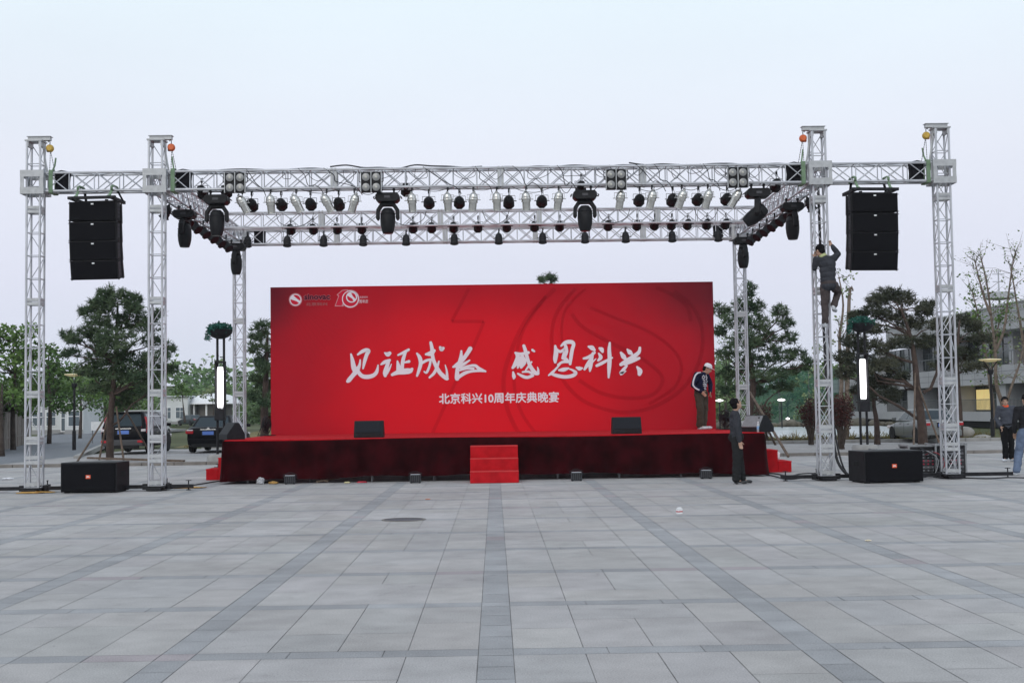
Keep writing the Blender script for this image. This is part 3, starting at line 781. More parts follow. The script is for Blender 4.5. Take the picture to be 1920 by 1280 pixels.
steps('red carpeted side steps at the right end of the stage with a white bag', (SX1+.02, 31.1, 0), R(90), 3, .265, .32, 1.0)
# ---------------------------------------------------------------- banner
YBN = 35.0
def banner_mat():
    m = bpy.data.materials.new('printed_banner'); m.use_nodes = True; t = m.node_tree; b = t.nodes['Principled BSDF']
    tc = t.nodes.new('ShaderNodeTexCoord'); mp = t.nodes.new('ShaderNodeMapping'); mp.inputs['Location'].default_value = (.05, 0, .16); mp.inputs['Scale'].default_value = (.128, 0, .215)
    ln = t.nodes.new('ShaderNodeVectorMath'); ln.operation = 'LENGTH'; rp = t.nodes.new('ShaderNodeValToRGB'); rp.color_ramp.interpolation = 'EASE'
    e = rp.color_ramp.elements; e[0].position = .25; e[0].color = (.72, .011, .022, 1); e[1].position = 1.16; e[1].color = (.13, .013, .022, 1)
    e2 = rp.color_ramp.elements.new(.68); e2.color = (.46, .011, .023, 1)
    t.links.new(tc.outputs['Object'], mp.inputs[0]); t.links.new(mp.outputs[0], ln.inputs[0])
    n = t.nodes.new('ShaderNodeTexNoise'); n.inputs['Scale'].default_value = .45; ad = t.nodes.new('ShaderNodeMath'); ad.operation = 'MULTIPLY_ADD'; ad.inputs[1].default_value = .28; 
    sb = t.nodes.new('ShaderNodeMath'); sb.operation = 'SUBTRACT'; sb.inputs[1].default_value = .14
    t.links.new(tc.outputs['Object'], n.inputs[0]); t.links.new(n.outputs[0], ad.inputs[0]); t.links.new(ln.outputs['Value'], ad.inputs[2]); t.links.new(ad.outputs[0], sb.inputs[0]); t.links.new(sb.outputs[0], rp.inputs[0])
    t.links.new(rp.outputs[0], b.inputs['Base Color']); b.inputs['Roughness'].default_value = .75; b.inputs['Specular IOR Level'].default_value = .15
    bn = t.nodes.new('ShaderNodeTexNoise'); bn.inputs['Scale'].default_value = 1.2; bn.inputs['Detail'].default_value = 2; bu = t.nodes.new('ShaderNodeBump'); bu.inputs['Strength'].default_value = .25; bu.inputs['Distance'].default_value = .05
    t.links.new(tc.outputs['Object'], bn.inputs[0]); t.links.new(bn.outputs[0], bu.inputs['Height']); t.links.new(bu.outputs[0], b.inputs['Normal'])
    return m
bz = 2.98
BN = thing('backdrop_banner', 'wide red printed backdrop banner with white Chinese calligraphy standing at the back of the stage', 'banner', (-.03, YBN, bz))
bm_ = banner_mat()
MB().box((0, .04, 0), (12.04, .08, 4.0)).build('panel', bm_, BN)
g = MB()
for k in range(7):
    x = -5.9+k*1.966; g.beam((x, .14, -2.0), (x, .14, 1.95), .05, .05); g.beam((x, .14, 0.8), (x, 1.3, -1.99), .05, .05)
g.build('support_frame', alu_d, BN)
def BP(px, py):
    p = at(px, py, YBN); return (p.x+.03, p.z-bz)
def smooth(P, k=5):
    out = []
    for i in range(len(P)-1):
        p0, p1, p2, p3 = P[max(i-1, 0)], P[i], P[i+1], P[min(i+2, len(P)-1)]
        for j in range(k):
            t = j/k
            out.append(tuple(.5*((2*b)+(c-a)*t+(2*a-5*b+4*c-d)*t*t+(3*b-a-3*c+d)*t**3) for a, b, c, d in zip(p0, p1, p2, p3)))
    out.append(P[-1]); return out
def ribbon(g, pts, y, caps=True):
    """pts: (x, z, width) in banner coordinates; one flat brush stroke at depth y"""
    L = []; Rr = []; n = len(pts)
    for i, (x, z, w_) in enumerate(pts):
        a = pts[max(i-1, 0)]; b = pts[min(i+1, n-1)]; dx, dz = b[0]-a[0], b[1]-a[1]; l = math.hypot(dx, dz) or 1
        nx, nz = -dz/l, dx/l
        L.append((x+nx*w_/2, y, z+nz*w_/2)); Rr.append((x-nx*w_/2, y, z-nz*w_/2))
    g.add(L+Rr, [(i, i+1, n+i+1, n+i) for i in range(n-1)])
    if caps:
        for (x, z, w_), s in ((pts[0], 0), (pts[-1], 1)):
            c = [(x+w_/2*math.cos(2*math.pi*k/12), y-.0004, z+w_/2*math.sin(2*math.pi*k/12)) for k in range(12)]
            g.add(c, [tuple(range(12))])
def zoomstroke(g, S_, ox, oy, sc, y, smin=1.0):
    P = []
    for x, z, w_ in smooth(S_):
        u, v = BP(ox+x/sc, oy+z/sc); P.append((u, v, w_/sc*YBN/FPX*smin))
    ribbon(g, P, y)
CH_ = {'zA': [
 [[(120,222,20),(138,300,46),(155,390,62),(178,440,58)],[(235,295,18),(225,360,34),(190,430,60),(140,490,52),(95,545,54),(80,560,40)],[(205,228,24),(260,190,42),(310,172,45),(340,185,44),(315,230,46),(290,310,42),(270,400,22)],[(190,400,40),(215,450,46),(260,495,50),(330,505,52),(400,485,48),(440,440,42),(456,360,16)]],
 [[(540,208,20),(575,225,58),(600,212,44)],[(495,350,22),(540,322,45),(600,298,32)],[(588,310,40),(565,380,50),(545,450,56),(545,490,40)],[(622,348,12),(590,420,26),(560,470,30)],[(705,235,22),(770,205,35),(835,168,32)],[(795,205,34),(770,280,44),(757,360,44),(752,440,52)],[(697,312,22),(708,370,50),(715,440,62)],[(770,330,18),(840,314,36)],[(632,478,36),(700,450,56),(780,438,72),(850,430,66),(878,408,34)]],
 [[(940,215,24),(975,270,48),(985,340,46),(965,420,40),(940,492,26)],[(1050,225,28),(1110,215,62),(1152,180,40)],[(1110,80,34),(1125,150,44),(1130,230,44),(1145,300,44),(1180,380,48),(1230,460,50),(1300,520,50),(1320,530,30)],[(1312,530,38),(1310,440,26),(1290,358,12)],[(1228,140,34),(1245,160,58),(1265,150,36)],[(985,345,28),(1050,305,34),(1105,290,28)],[(1110,290,28),(1095,370,30),(1060,450,30),(1028,440,18)],[(1212,312,18),(1190,380,34),(1150,460,36),(1095,512,26)]],
 [[(1490,185,24),(1485,260,44),(1465,340,50),(1440,420,46),(1438,500,60),(1437,525,56)],[(1600,155,54),(1560,220,50),(1500,300,50),(1430,360,48),(1388,382,24)],[(1592,300,20),(1530,340,36),(1470,372,40)],[(1480,398,24),(1580,372,30),(1660,366,36),(1710,402,40),(1790,437,24)],[(1440,522,36),(1520,465,44),(1600,438,34),(1700,430,30),(1780,438,18)],[(1470,425,24),(1560,402,24),(1640,402,28)]]],
 'zB': [
 [[(345,120,38),(365,180,44),(380,240,44),(400,310,44),(430,380,46),(480,450,52),(515,460,50)],[(522,460,30),(524,420,26),(515,384,12)],[(245,207,28),(272,260,56),(250,330,60),(208,392,34)],[(240,208,28),(310,222,38),(402,204,36)],[(325,260,56),(335,320,84),(312,385,36)],[(290,330,50),(270,392,24)],[(452,172,30),(475,188,24)],[(442,320,20),(400,380,26),(368,422,18)],[(212,445,22),(222,500,46),(220,525,24)],[(272,465,22),(330,497,38),(390,512,38),(455,488,38)],[(330,445,22),(400,440,30),(442,462,28)]],
 [[(735,122,28),(745,200,56),(735,280,54),(735,322,34)],[(808,122,22),(860,80,44),(930,72,50),(963,98,44),(945,170,44),(930,260,44),(920,345,34)],[(748,165,36),(800,192,36),(870,150,36),(852,220,54),(830,272,40)],[(862,120,40),(876,190,42),(845,260,56),(885,300,36)],[(768,355,22),(830,320,34),(905,318,34)],[(792,350,22),(740,410,26),(690,460,34),(652,487,16)],[(680,465,28),(760,490,44),(860,505,44),(950,490,46),(990,455,42),(950,422,26),(915,408,18)],[(782,422,26),(840,415,50),(898,400,24)],[(1000,390,24),(1035,402,50),(1068,398,24)]],
 [[(1148,130,24),(1190,145,58),(1220,172,36)],[(1088,277,26),(1150,260,40),(1225,205,28)],[(1202,210,30),(1182,290,50),(1172,370,50),(1165,432,24)],[(1162,300,32),(1132,360,44),(1098,412,28)],[(1190,330,22),(1240,280,10)],[(1285,150,28),(1310,166,56),(1322,192,34)],[(1275,215,22),(1300,262,48),(1268,302,26)],[(1250,367,34),(1320,332,40),(1442,268,22)],[(1412,84,26),(1405,170,44),(1410,270,50),(1405,380,50),(1398,512,24)]],
 [[(1550,205,28),(1580,250,58),(1602,278,42)],[(1630,165,22),(1660,200,58),(1682,218,36)],[(1785,145,32),(1772,200,44),(1700,260,56),(1620,312,60),(1550,352,42)],[(1776,274,34),(1700,302,50),(1600,347,38)],[(1622,368,28),(1580,420,44),(1550,466,44),(1612,434,12)],[(1752,382,26),(1785,430,62),(1780,470,48)]]]}
white_print = mat('white_print', (0.80, 0.79, 0.84), 0.7, spec=0.15)
glow_print = mat('pink_print_edge', (0.46, 0.045, 0.10), 0.75, spec=0.1)
yy = -.004
for key, ox in (('zA', 640), ('zB', 930)):
    for ch in CH_[key]:
        g = MB(); g2 = MB()
        for st in ch:
            yy -= .00035; zoomstroke(g, st, ox, 630, 6.6207, yy)
        y2 = -.002
        for st in ch:
            y2 -= .00025; zoomstroke(g2, [(a, b, c+9) for a, b, c in st], ox, 630, 6.6207, y2)
        o = g.build('calligraphy_character', white_print, BN, fix=False)
        g2.build('character_edge', glow_print, o, fix=False)
        yy = -.008
def text(body, size, x, z, y, material, parent, name, font_shear=0, weight=0.0, width=None, rx=90, height=None, rz=0, bold=0):
    cu = bpy.data.curves.new(name, 'FONT'); cu.body = body; cu.size = size; cu.align_x = 'CENTER'; cu.align_y = 'CENTER'; cu.shear = font_shear; cu.offset = weight; cu.resolution_u = 3
    tmp = bpy.data.objects.new(name, cu); COL.objects.link(tmp); bpy.context.view_layer.update()
    me = bpy.data.meshes.new_from_object(tmp.evaluated_get(bpy.context.evaluated_depsgraph_get()))
    bpy.data.objects.remove(tmp); bpy.data.curves.remove(cu)
    xs = [v.co.x for v in me.vertices]; ys = [v.co.y for v in me.vertices]
    sx = width/(max(xs)-min(xs)) if width else 1; sy = height/(max(ys)-min(ys)) if height else sx
    mx_, my_ = (max(xs)+min(xs))/2, (max(ys)+min(ys))/2
    Mr = MX.Rotation(rz, 4, 'Z') @ MX.Rotation(R(rx), 4, 'X')
    for v in me.vertices: v.co = V((x, y, z)) + (Mr @ V(((v.co.x-mx_)*sx, (v.co.y-my_)*sy, 0)))
    if bold:
        V0 = [v.co.copy() for v in me.vertices]; F0 = [tuple(p.vertices) for p in me.polygons]; vs_ = []; fs_ = []
        for k, (dx, dz) in enumerate(((0, 0), (bold, 0), (-bold, 0), (0, bold), (0, -bold))):
            n0 = len(vs_); vs_ += [v+V((dx, -.0004*k, dz)) for v in V0]; fs_ += [tuple(n0+i for i in f_) for f_ in F0]
        me.clear_geometry(); me.from_pydata([tuple(v) for v in vs_], [], fs_)
    me.materials.clear(); me.materials.append(material)
    o = bpy.data.objects.new(name, me); COL.objects.link(o); o.parent = parent; return o
a = BP(823.5, 747); b = BP(1047.5, 744)
st_ = text('北京科兴10周年庆典晚宴', .3, (a[0]+b[0])/2, (a[1]+b[1])/2, -.004, white_print, BN, 'subtitle_lettering', width=b[0]-a[0])
# printed strokes are bolder than the plain face: thicken with shifted layers
me_ = st_.data; V0 = [v.co.copy() for v in me_.vertices]; F0 = [tuple(p.vertices) for p in me_.polygons]; vs_ = []; fs_ = []
for k, (dx, dz) in enumerate(((0, 0), (.008, 0), (-.008, 0), (0, .008), (0, -.008))):
    n0 = len(vs_); vs_ += [v+V((dx, -.0004*k, dz)) for v in V0]; fs_ += [tuple(n0+i for i in f_) for f_ in F0]
me_.clear_geometry(); me_.from_pydata([tuple(v) for v in vs_], [], fs_)
# faint printed ten behind the words
wm = mat('dark_red_print', (0.05, 0.002, 0.006), 0.8, spec=0.05, alpha=.12)
g = MB(); y0 = -.0012
for st, w_ in (([(580,60),(485,240)],12),([(485,240),(662,240)],12),([(662,240),(600,385),(505,575),(380,850)],12),([(1050,60),(900,220),(810,400),(768,560),(790,720),(850,850)],16),([(1000,100),(880,280),(835,440),(828,600),(868,740),(945,850)],12),([(1160,60),(1065,180),(1032,300),(1042,440),(1100,570),(1200,670),(1330,720),(1450,735),(1600,700),(1750,600),(1838,450),(1852,290),(1800,160),(1700,75)],14),([(1215,62),(1110,170),(1085,290),(1100,420)],10),([(1790,240),(1770,160),(1690,95),(1600,55)],14),([(1140,200),(1200,270),(1330,345),(1500,430),(1600,500),(1635,565),(1580,640),(1450,658),(1300,630),(1180,560)],14),([(1240,165),(1400,230),(1550,290),(1680,380),(1738,480),(1700,600),(1560,690)],12)):
    y0 -= .00012; P = []
    src = smooth([(x, z, w_) for x, z in st]) if len(st) > 2 else [(x, z, w_) for x, z in st]
    for x, z, k in src:
        u, v = BP(680+x/2.909, 520+z/2.909); P.append((u, v, 1.5*k/2.909*YBN/FPX))
    ribbon(g, P, y0, caps=False)
g.build('watermark', wm, BN, fix=False); g = MB()
for k in range(9):
    y0 -= .00012; x = 516+k*8
    u, v = BP(x-4*k*.6+k*0, 548+k*3); u2, v2 = BP(x+62, 690-k*9); ribbon(g, [(u, v, .008), (u2, v2, .008)], y0)
g.build('corner_hatching', wm, BN, fix=False)
# logos
lr = mat('logo_red', (0.62, 0.02, 0.05), .7, spec=.15); ld = mat('logo_dark', (0.13, 0.02, 0.05), .7, spec=.15); lp = mat('logo_halo', (0.62, 0.28, 0.32), .7, spec=.15)
def disc(g, cx, cz, r, y, n=32): g.add([(cx+r*math.cos(2*math.pi*k/n), y, cz+r*math.sin(2*math.pi*k/n)) for k in range(n)], [tuple(range(n))])
def globe(cx, cz, r, par):
    g = MB(); disc(g, cx, cz, r*1.16, -.0030); g.build('logo_halo', lp, par, fix=False)
    g = MB(); disc(g, cx, cz, r, -.0040); o = g.build('logo_disc', white_print, par, fix=False)
    g = MB()
    up = [(cx+r*.86*math.cos(q), -.0050, cz+r*.86*math.sin(q)) for q in [R(a_) for a_ in range(-12, 118, 8)]]
    g.add(up+[(cx+r*.25, -.005, cz+r*.22), (cx+r*.55, -.005, cz-.02*r)], [tuple(range(len(up)+2))])
    dn = [(cx+r*.86*math.cos(q), -.0052, cz+r*.86*math.sin(q)) for q in [R(a_) for a_ in range(172, 324, 8)]]
    g.add(dn+[(cx+r*.25, -.0052, cz-r*.28), (cx-r*.35, -.0052, cz-r*.06)], [tuple(range(len(dn)+2))])
    g.build('logo_swirl', lr, o, fix=False)
u, v = BP(554, 562); globe(u, v, .155, BN)
u, v = BP(594.5, 556.5)
text('sinovac', .2, u, v, -.0032, mat('logo_glow', (.42, .10, .12), .75, spec=.1), BN, 'logo_lettering', width=.70, height=.15, bold=.022)
text('sinovac', .2, u, v, -.0062, mat('logo_ink', (.085, .012, .03), .7, spec=.15), BN, 'logo_lettering', width=.68, height=.135, bold=.008)
u, v = BP(594, 570); text('北京科兴', .2, u, v, -.004, mat('logo_faint', (.36, .075, .085), .75), BN, 'logo_lettering', width=.58, height=.085, bold=.005)
# the small 10
def poly(g, pts, y): g.add([(BP(530+px/10.667, 535+py/10.667)[0], y, BP(530+px/10.667, 535+py/10.667)[1]) for px, py in pts], [tuple(range(len(pts)))])
one = [(1060, 400), (1130, 210), (1105, 180), (1200, 108), (1290, 95), (1180, 405)]
g = MB(); poly(g, [(1040, 418), (1112, 222), (1080, 185), (1190, 92), (1310, 80), (1300, 150), (1215, 420)], -.0030)
c0 = BP(530+1355/10.667, 535+270/10.667); disc(g, c0[0], c0[1], .248, -.0034); g.build('logo_halo', lp, BN, fix=False)
g = MB(); poly(g, one, -.0042); disc(g, c0[0], c0[1], .205, -.0052); o = g.build('logo_ten', lr, BN, fix=False)
g = MB(); disc(g, c0[0], c0[1], .228, -.0046); g.build('logo_ring', white_print, o, fix=False)
u, v = BP(530+1378/10.667, 535+235/10.667)
g = MB(); disc(g, u, v, .155, -.0058); g.build('logo_ring', ld, o, fix=False)
g = MB(); disc(g, u, v, .15, -.0062); o2 = g.build('logo_disc', white_print, BN, fix=False)
g = MB(); r = .118
up = [(u+r*math.cos(q), -.0072, v+r*math.sin(q)) for q in [R(a_) for a_ in range(-25, 100, 8)]]; g.add(up+[(u+.03, -.0072, v+.03)], [tuple(range(len(up)+1))])
dn = [(u+r*math.cos(q), -.0074, v+r*math.sin(q)) for q in [R(a_) for a_ in range(160, 300, 8)]]; g.add(dn+[(u+.02, -.0074, v-.04)], [tuple(range(len(dn)+1))]); g.build('logo_swirl', lr, o2, fix=False)
u, v = BP(682, 557); text('北京科兴', .1, u, v, -.004, lp, BN, 'logo_lettering', width=.22, height=.055, bold=.004)
u, v = BP(682, 565); text('周年庆', .1, u, v, -.004, white_print, BN, 'logo_lettering', width=.24, height=.10)
# ---------------------------------------------------------------- stage monitors, fans, bottle, bag
def make_wedge(body, face):
    t = thing('wedge_monitor', '', 'stage monitor', group='wedge monitors on the stage')
    g = MB(); g.prism([(-.02, 0), (.40, 0), (.40, .12), (.21, .385), (.13, .385), (-.02, .10)], -.335, .335, 'x')
    g.build('cabinet', body, t, bevel=.012)
    g = MB(); M = MX.Translation((0, .055, .235)) @ MX.Rotation(-math.atan2(.15, .285), 4, 'X'); g.M = M; g.box((0, -.010, 0), (.61, .018, .285)); gg = g.build('grille', face, t, bevel=.004)
    g = MB(M); g.box((.2, -.021, .09), (.05, .006, .035)); g.build('port', blk, gg)
    g = MB(); g.box((0, -.024, .05), (.12, .012, .07)); g.build('handle_recess', rubber, t)
    return t
mon_b = mat('monitor_paint', (.014, .015, .018), .6, spec=.2, var=.2, scale=20); mon_g = mat('monitor_grille', (.013, .015, .020), .75, spec=.2, var=.2, scale=60)
mon_l = mat('grey_monitor_paint', (.20, .21, .22), .6, var=.1, scale=12)
for px, py, y, rz, lab, b_, f_ in ((691, 816, 29.5, 0, 'black wedge monitor facing out on the stage edge left of the centre steps', mon_b, mon_g), (1176, 812, 29.5, 0, 'black wedge monitor facing out on the stage edge right of the centre steps', mon_b, mon_g), (450, 822, 29.9, R(118), 'black wedge monitor turned sideways at the left corner of the stage', mon_b, mon_g), (1408, 806, 29.6, R(-62), 'grey wedge monitor turned sideways at the right corner of the stage', mon_b, mon_l)):
    o = make_wedge(b_, f_); o['label'] = lab; p = at(px, py, y); o.location = (p.x, y, SZ+.001); o.rotation_euler = (0, 0, rz)
def make_fan():
    t = thing('floor_fan', '', 'floor fan', group='black floor fans')
    g = MB()
    for s in (-1, 1): g.tube([(s*.2, -.16, .015), (s*.2, .16, .015), (s*.19, .04, .28)], .012)
    g.tube([(-.2, -.16, .015), (.2, -.16, .015)], .012); g.tube([(-.2, .16, .015), (.2, .16, .015)], .012); g.build('stand', blk_m, t)
    g = MB(); C = V((0, 0, .29)); r = .215
    for y in (-.06, .06):
        for rr in (r, r*.75, r*.5, r*.25):
            g.tube([C+V((rr*math.cos(q), y*(1 if rr < r else .5), rr*math.sin(q))) for q in [2*math.pi*k/24 for k in range(25)]], .006 if rr < r else .011, 5)
        for k in range(24):
            q = 2*math.pi*k/24; g.bar(C+V((.03*math.cos(q), y*1.1, .03*math.sin(q))), C+V((r*math.cos(q), y*.5, r*math.sin(q))), .003, 4)
    g.build('cage', blk_m, t)
    g = MB()
    for k in range(4):
        q = 2*math.pi*k/4+.3; M = MX.Translation(C) @ MX.Rotation(q, 4, 'Y') @ MX.Rotation(.5, 4, 'X'); g.M = M; g.box((.1, 0, 0), (.16, .012, .13))
    g.M = MX.Identity(4); g.build('blades', blk, t)
    g = MB(); g.lathe([(.0, -.05), (.06, -.04), (.065, .08), (.03, .11), (0, .11)], 14, MX.Translation(C) @ MX.Rotation(R(-90), 4, 'X')); g.build('motor', blk, t, smooth='auto')
    return t
FK = Kind(make_fan)
p = at(500, 815, 33.9); FK.put('black floor fan on the stage at the left edge of the banner', (p.x, 33.9, SZ), (0, 0, R(75)))
p = at(1361, 803, 33.0); FK.put('black floor fan on the stage beside the man in the white cap', (p.x, 33.0, SZ), (0, 0, R(-55)))
p = at(1421, 806, 29.4)
t_ = thing('water_bottle', 'clear plastic water bottle with a blue label at the right corner of the stage', 'bottle', (p.x, 29.35, SZ))
MB().lathe([(.0, 0), (.031, 0), (.034, .01), (.034, .15), (.03, .175), (.013, .21), (.013, .225)], 16).build('bottle_body', mat('clear_plastic', (.72, .78, .82), .12, alpha=.55), t_, smooth='auto')
MB().lathe([(.0345, .06), (.0355, .065), (.0355, .135), (.0345, .14)], 16).build('label', mat('bottle_label', (.22, .42, .66), .5), t_)
MB().lathe([(.0, .243), (.014, .243), (.015, .222), (0, .222)], 12).build('cap', white_p, t_)
def crumple(name, lab, cat, loc, r, m_, seed, n=60):
    random.seed(seed); g = MB(); g.ell((0, 0, r[2]*.8), r, 12, 8)
    g.v = [p+V((random.uniform(-.22, .22)*r[0], random.uniform(-.22, .22)*r[1], random.uniform(-.2, .25)*r[2])) for p in g.v]
    for p in g.v: p.z = max(p.z, .004)
    o = g.build(name, m_); o.location = loc; return tag(o, lab, cat)
bagw = mat('white_plastic_film', (.66, .67, .70), .35, var=.12, scale=25)
p = gr(1482, 865); crumple('plastic_bag', 'crumpled white plastic bag lying on the lowest right stage step', 'plastic bag', (6.75, 31.35, .268), (.15, .12, .12), bagw, 4)
crumple('plastic_bag', 'crumpled clear-white plastic bag under the stage skirt left of the first floor light', 'plastic bag', (gr(502, 903).x, YS-.14, 0), (.085, .07, .085), mat('grey_film', (.42, .43, .45), .35, var=.25, scale=25), 5)
crumple('cloth_scrap', 'ochre cloth scrap on the paving under the left part of the stage skirt', 'cloth', (gr(519, 905).x, YS-.2, 0), (.11, .07, .035), mat('ochre_cloth', (.42, .25, .08), .9, var=.2), 6)
crumple('paper_scrap', 'red paper scrap on the paving below the stage skirt', 'paper', (gr(676, 906).x, YS-.25, 0), (.12, .05, .02), mat('red_paper', (.45, .03, .05), .8), 8)
crumple('paper_scrap', 'pale yellow paper scrap on the paving below the stage skirt', 'paper', (gr(650, 906).x, YS-.3, 0), (.07, .04, .02), mat('yellow_paper', (.6, .55, .3), .8), 9)
crumple('paper_scrap', 'orange paper scrap lying between manhole cover and stage', 'paper', (gr(802, 936).x, gr(802, 936).y, 0), (.05, .03, .008), mat('orange_paper', (.6, .2, .08), .8), 10)
crumple('paper_scrap', 'cream paper scrap lying on the open paving at the right', 'paper', (gr(1628, 1014).x, gr(1628, 1014).y, 0), (.035, .02, .01), mat('cream_paper', (.7, .62, .45), .8), 12)
crumple('paper_scrap', 'white paper scrap on the paving near the left tower base', 'paper', (gr(15, 899).x, gr(15, 899).y, 0), (.14, .08, .03), bagw, 13)
crumple('straw_mat', 'torn orange straw mat under the foot of the outermost left tower', 'mat', (gr(66, 924).x, gr(66, 924).y, .0), (.36, .22, .02), mat('straw', (.50, .28, .07), .9, var=.3, scale=20), 14)
crumple('straw_mat', 'torn orange straw mat beside the foot of the inner left tower', 'mat', (gr(345, 915).x, gr(345, 915).y, .0), (.42, .15, .02), MATS['straw'], 15)
for k, (a, b, h) in enumerate(((596, 640, .10), (600, 622, .16), (618, 598, .12))):
    p = gr(a, 904); q = gr(b, 902)
    o = MB().beam((p.x, YS-.06, .03), (q.x, YS+.10, h), .05, .03).build('timber_offcut', wood)
    tag(o, ('long timber offcut slanting out from below the stage skirt', 'timber offcut leaning the other way below the stage skirt', 'short upright timber offcut below the stage skirt')[k], 'timber', 'timber offcuts under the stage')
# floor lights in front of the stage
def make_flood():
    t = thing('floor_light', '', 'floor light', group='black floor lights before the stage')
    g = MB(); g.box((0, 0, .10), (.25, .20, .17), tap=.92); g.build('housing', mat('lamp_housing', (.035, .038, .045), .55, var=.2, scale=15), t, bevel=.015)
    g = MB()
    for k in range(5): g.box((-.09+.045*k, -.103, .10), (.018, .012, .14))
    g.build('cooling_fins', blk_m, t)
    g = MB(); g.box((0, 0, .192), (.21, .16, .012)); g.build('front_glass', mat('pale_glass', (.45, .47, .5), .12), t)
    g = MB(); g.tube([(-.14, 0, .10), (-.14, 0, .21), (-.04, 0, .245), (.04, 0, .245), (.14, 0, .21), (.14, 0, .10)], .010); g.build('handle', blk_m, t)
    g = MB()
    for s in (-1, 1): g.box((s*.09, 0, .008), (.04, .2, .016))
    g.build('foot', rubber, t)
    return t
LK = Kind(make_flood)
for px, py, lab in ((544, 907, 'black floor light standing before the left part of the stage skirt'), (779, 905, 'black floor light just left of the centre steps'), (1081, 901, 'black floor light standing right of the centre steps'), (1324, 897, 'black floor light by the feet of the man looking up')):
    p = gr(px, py); LK.put(lab, (p.x, p.y, 0), (0, 0, random.uniform(-.1, .1)))
# ---------------------------------------------------------------- subwoofers, flight cases
def sub(lab, x, y, rz, wd=1.16, h=.60, d=.78, cover=True):
    t = thing('subwoofer', lab, 'subwoofer', (x, y, 0), rz, 'black subwoofers on the paving')
    MB().box((0, d/2, h/2+.02), (wd, d, h)).build('cabinet', blk, t, bevel=.015)
    gg = MB().box((0, -.012, h/2+.02), (wd-.05, .028, h-.05)).build('grille', grille, t, bevel=.012)
    MB().box((0, -.028, h/2+.03), (.10, .008, .075)).build('badge', mat('badge_orange', (.75, .10, .03), .5), gg, bevel=.006)
    text('JBL', .06, 0, h/2+.03, -.0335, white_p, gg, 'badge_lettering', width=.075, height=.04, weight=.003)
    g = MB()
    for sx in (-1, 1):
        for sy in (.1, d-.1): g.box((sx*(wd/2-.1), sy, .012), (.09, .09, .024))
    g.build('foot', rubber, t)
    for sx in (-1, 1):
        MB().box((sx*(wd/2+.004), d*.5, h*.62), (.012, .2, .09)).build('side_handle', rubber, t, bevel=.003)
    return t
p = gr(166, 924); o = sub('black subwoofer on the paving between the two left towers', p.x, p.y, R(-3))
p = gr(1677, 905); o = sub('black subwoofer on the paving in front of the flight cases at right', p.x, p.y, R(8), wd=1.25, h=.62)
case_p = mat('flight_case_panel', (.030, .030, .034), .55, var=.2, scale=12)
def case(lab, loc, sz, rz, front='panel', name='flight_case'):
    t = thing(name, lab, 'flight case', loc, rz, 'flight cases behind the right tower')
    wx, wy, h = sz; e_ = .018
    b = MB().box((0, 0, h/2+.06), (wx, wy, h)).build('case_body', case_p, t)
    g = MB()
    for sx in (-1, 1):
        for sy in (-1, 1):
            g.box((sx*wx/2, sy*wy/2, h/2+.06), (.035, .035, h))
            for z in (.06, h+.06): g.box((sx*wx/2, sy*wy/2, z), (.055, .055, .055))
        for z in (.06, h+.06): g.box((sx*wx/2, 0, z), (.032, wy-.06, .032))
    for sy in (-1, 1):
        for z in (.06, h+.06): g.box((0, sy*wy/2, z), (wx-.06, .032, .032))
    g.build('edge_trim', mat('case_trim', (.30, .31, .32), .5, .4, var=.2, scale=8), t)
    for sx in (-1, 1):
        for sy in (-1, 1):
            MB().lathe([(0, -.012), (.045, -.012), (.045, .012), (0, .012)], 12, MX.Translation((sx*(wx/2-.09), sy*(wy/2-.09), .046)) @ MX.Rotation(R(90), 4, 'X')).build('caster', rubber, t)
    g = MB()
    if front == 'rack':
        MB().box((0, -wy/2-.004, h/2+.06), (wx-.08, .006, h-.08)).build('rack_opening', blk, t)
        random.seed(5)
        for k in range(7):
            z = .13+k*(h-.12)/7
            u = MB().box((0, -wy/2-.012, z), (wx-.11, .012, .055)).build('rack_unit', mat('rack_grey', (.10, .10, .11), .5) if k % 2 else case_p, t)
            gg = MB()
            for q in range(5): gg.box((-.2+.1*q, -wy/2-.024, z), (.03, .014, .03))
            gg.build('socket', mat('socket_red', (.42, .02, .06), .5) if k in (2, 3) else mat('socket_grey', (.22, .23, .25), .5), u)
    else:
        for s in (-1, 1): g.box((s*wx*.28, -wy/2-.006, h*.72), (.09, .012, .10)); g.box((s*wx*.28, wy/2+.006, h*.72), (.09, .012, .10))
        g.build('latch', alu, t)
    return t
case('low flight case with silver edges just behind the right subwoofer', (at(1672, 850, 27.35).x, 27.6, 0), (.62, .45, .54), R(4))
case('dark open flight case with cables spilling out between subwoofer and right tower', (at(1722, 850, 28.2).x, 28.2, 0), (.62, .55, .60), R(2), 'rack')
case('tall flight case with rack gear and red sockets right behind the outermost right tower', (at(1778, 850, 28.0).x, 28.15, 0), (.66, .55, .62), R(2), 'rack')
random.seed(21)
for k in range(5):
    p = at(1738+k*3, 840, 27.75); x = p.x
    cable(('black', 'grey', 'black', 'red', 'black')[k] + ' cable spilling from the dark rack case, ' + ('leftmost', 'second', 'middle', 'fourth', 'rightmost')[k] + ' of the bunch', [(x-.1, 27.9, .62-.05*k), (x+.02*k, 27.68, .52), (x+.12+.03*k, 27.6, .35), (x+.05*k, 27.5, .10), (x-.15+.1*k, 27.4, .02), (x-.3+.1*k, 27.3, .02)], .011, m_=(cable_m, mat('grey_cable', (.25, .25, .26), .6), cable_m, mat('red_cable', (.3, .02, .03), .6), cable_m)[k])['group'] = 'cables spilling from the rack case'
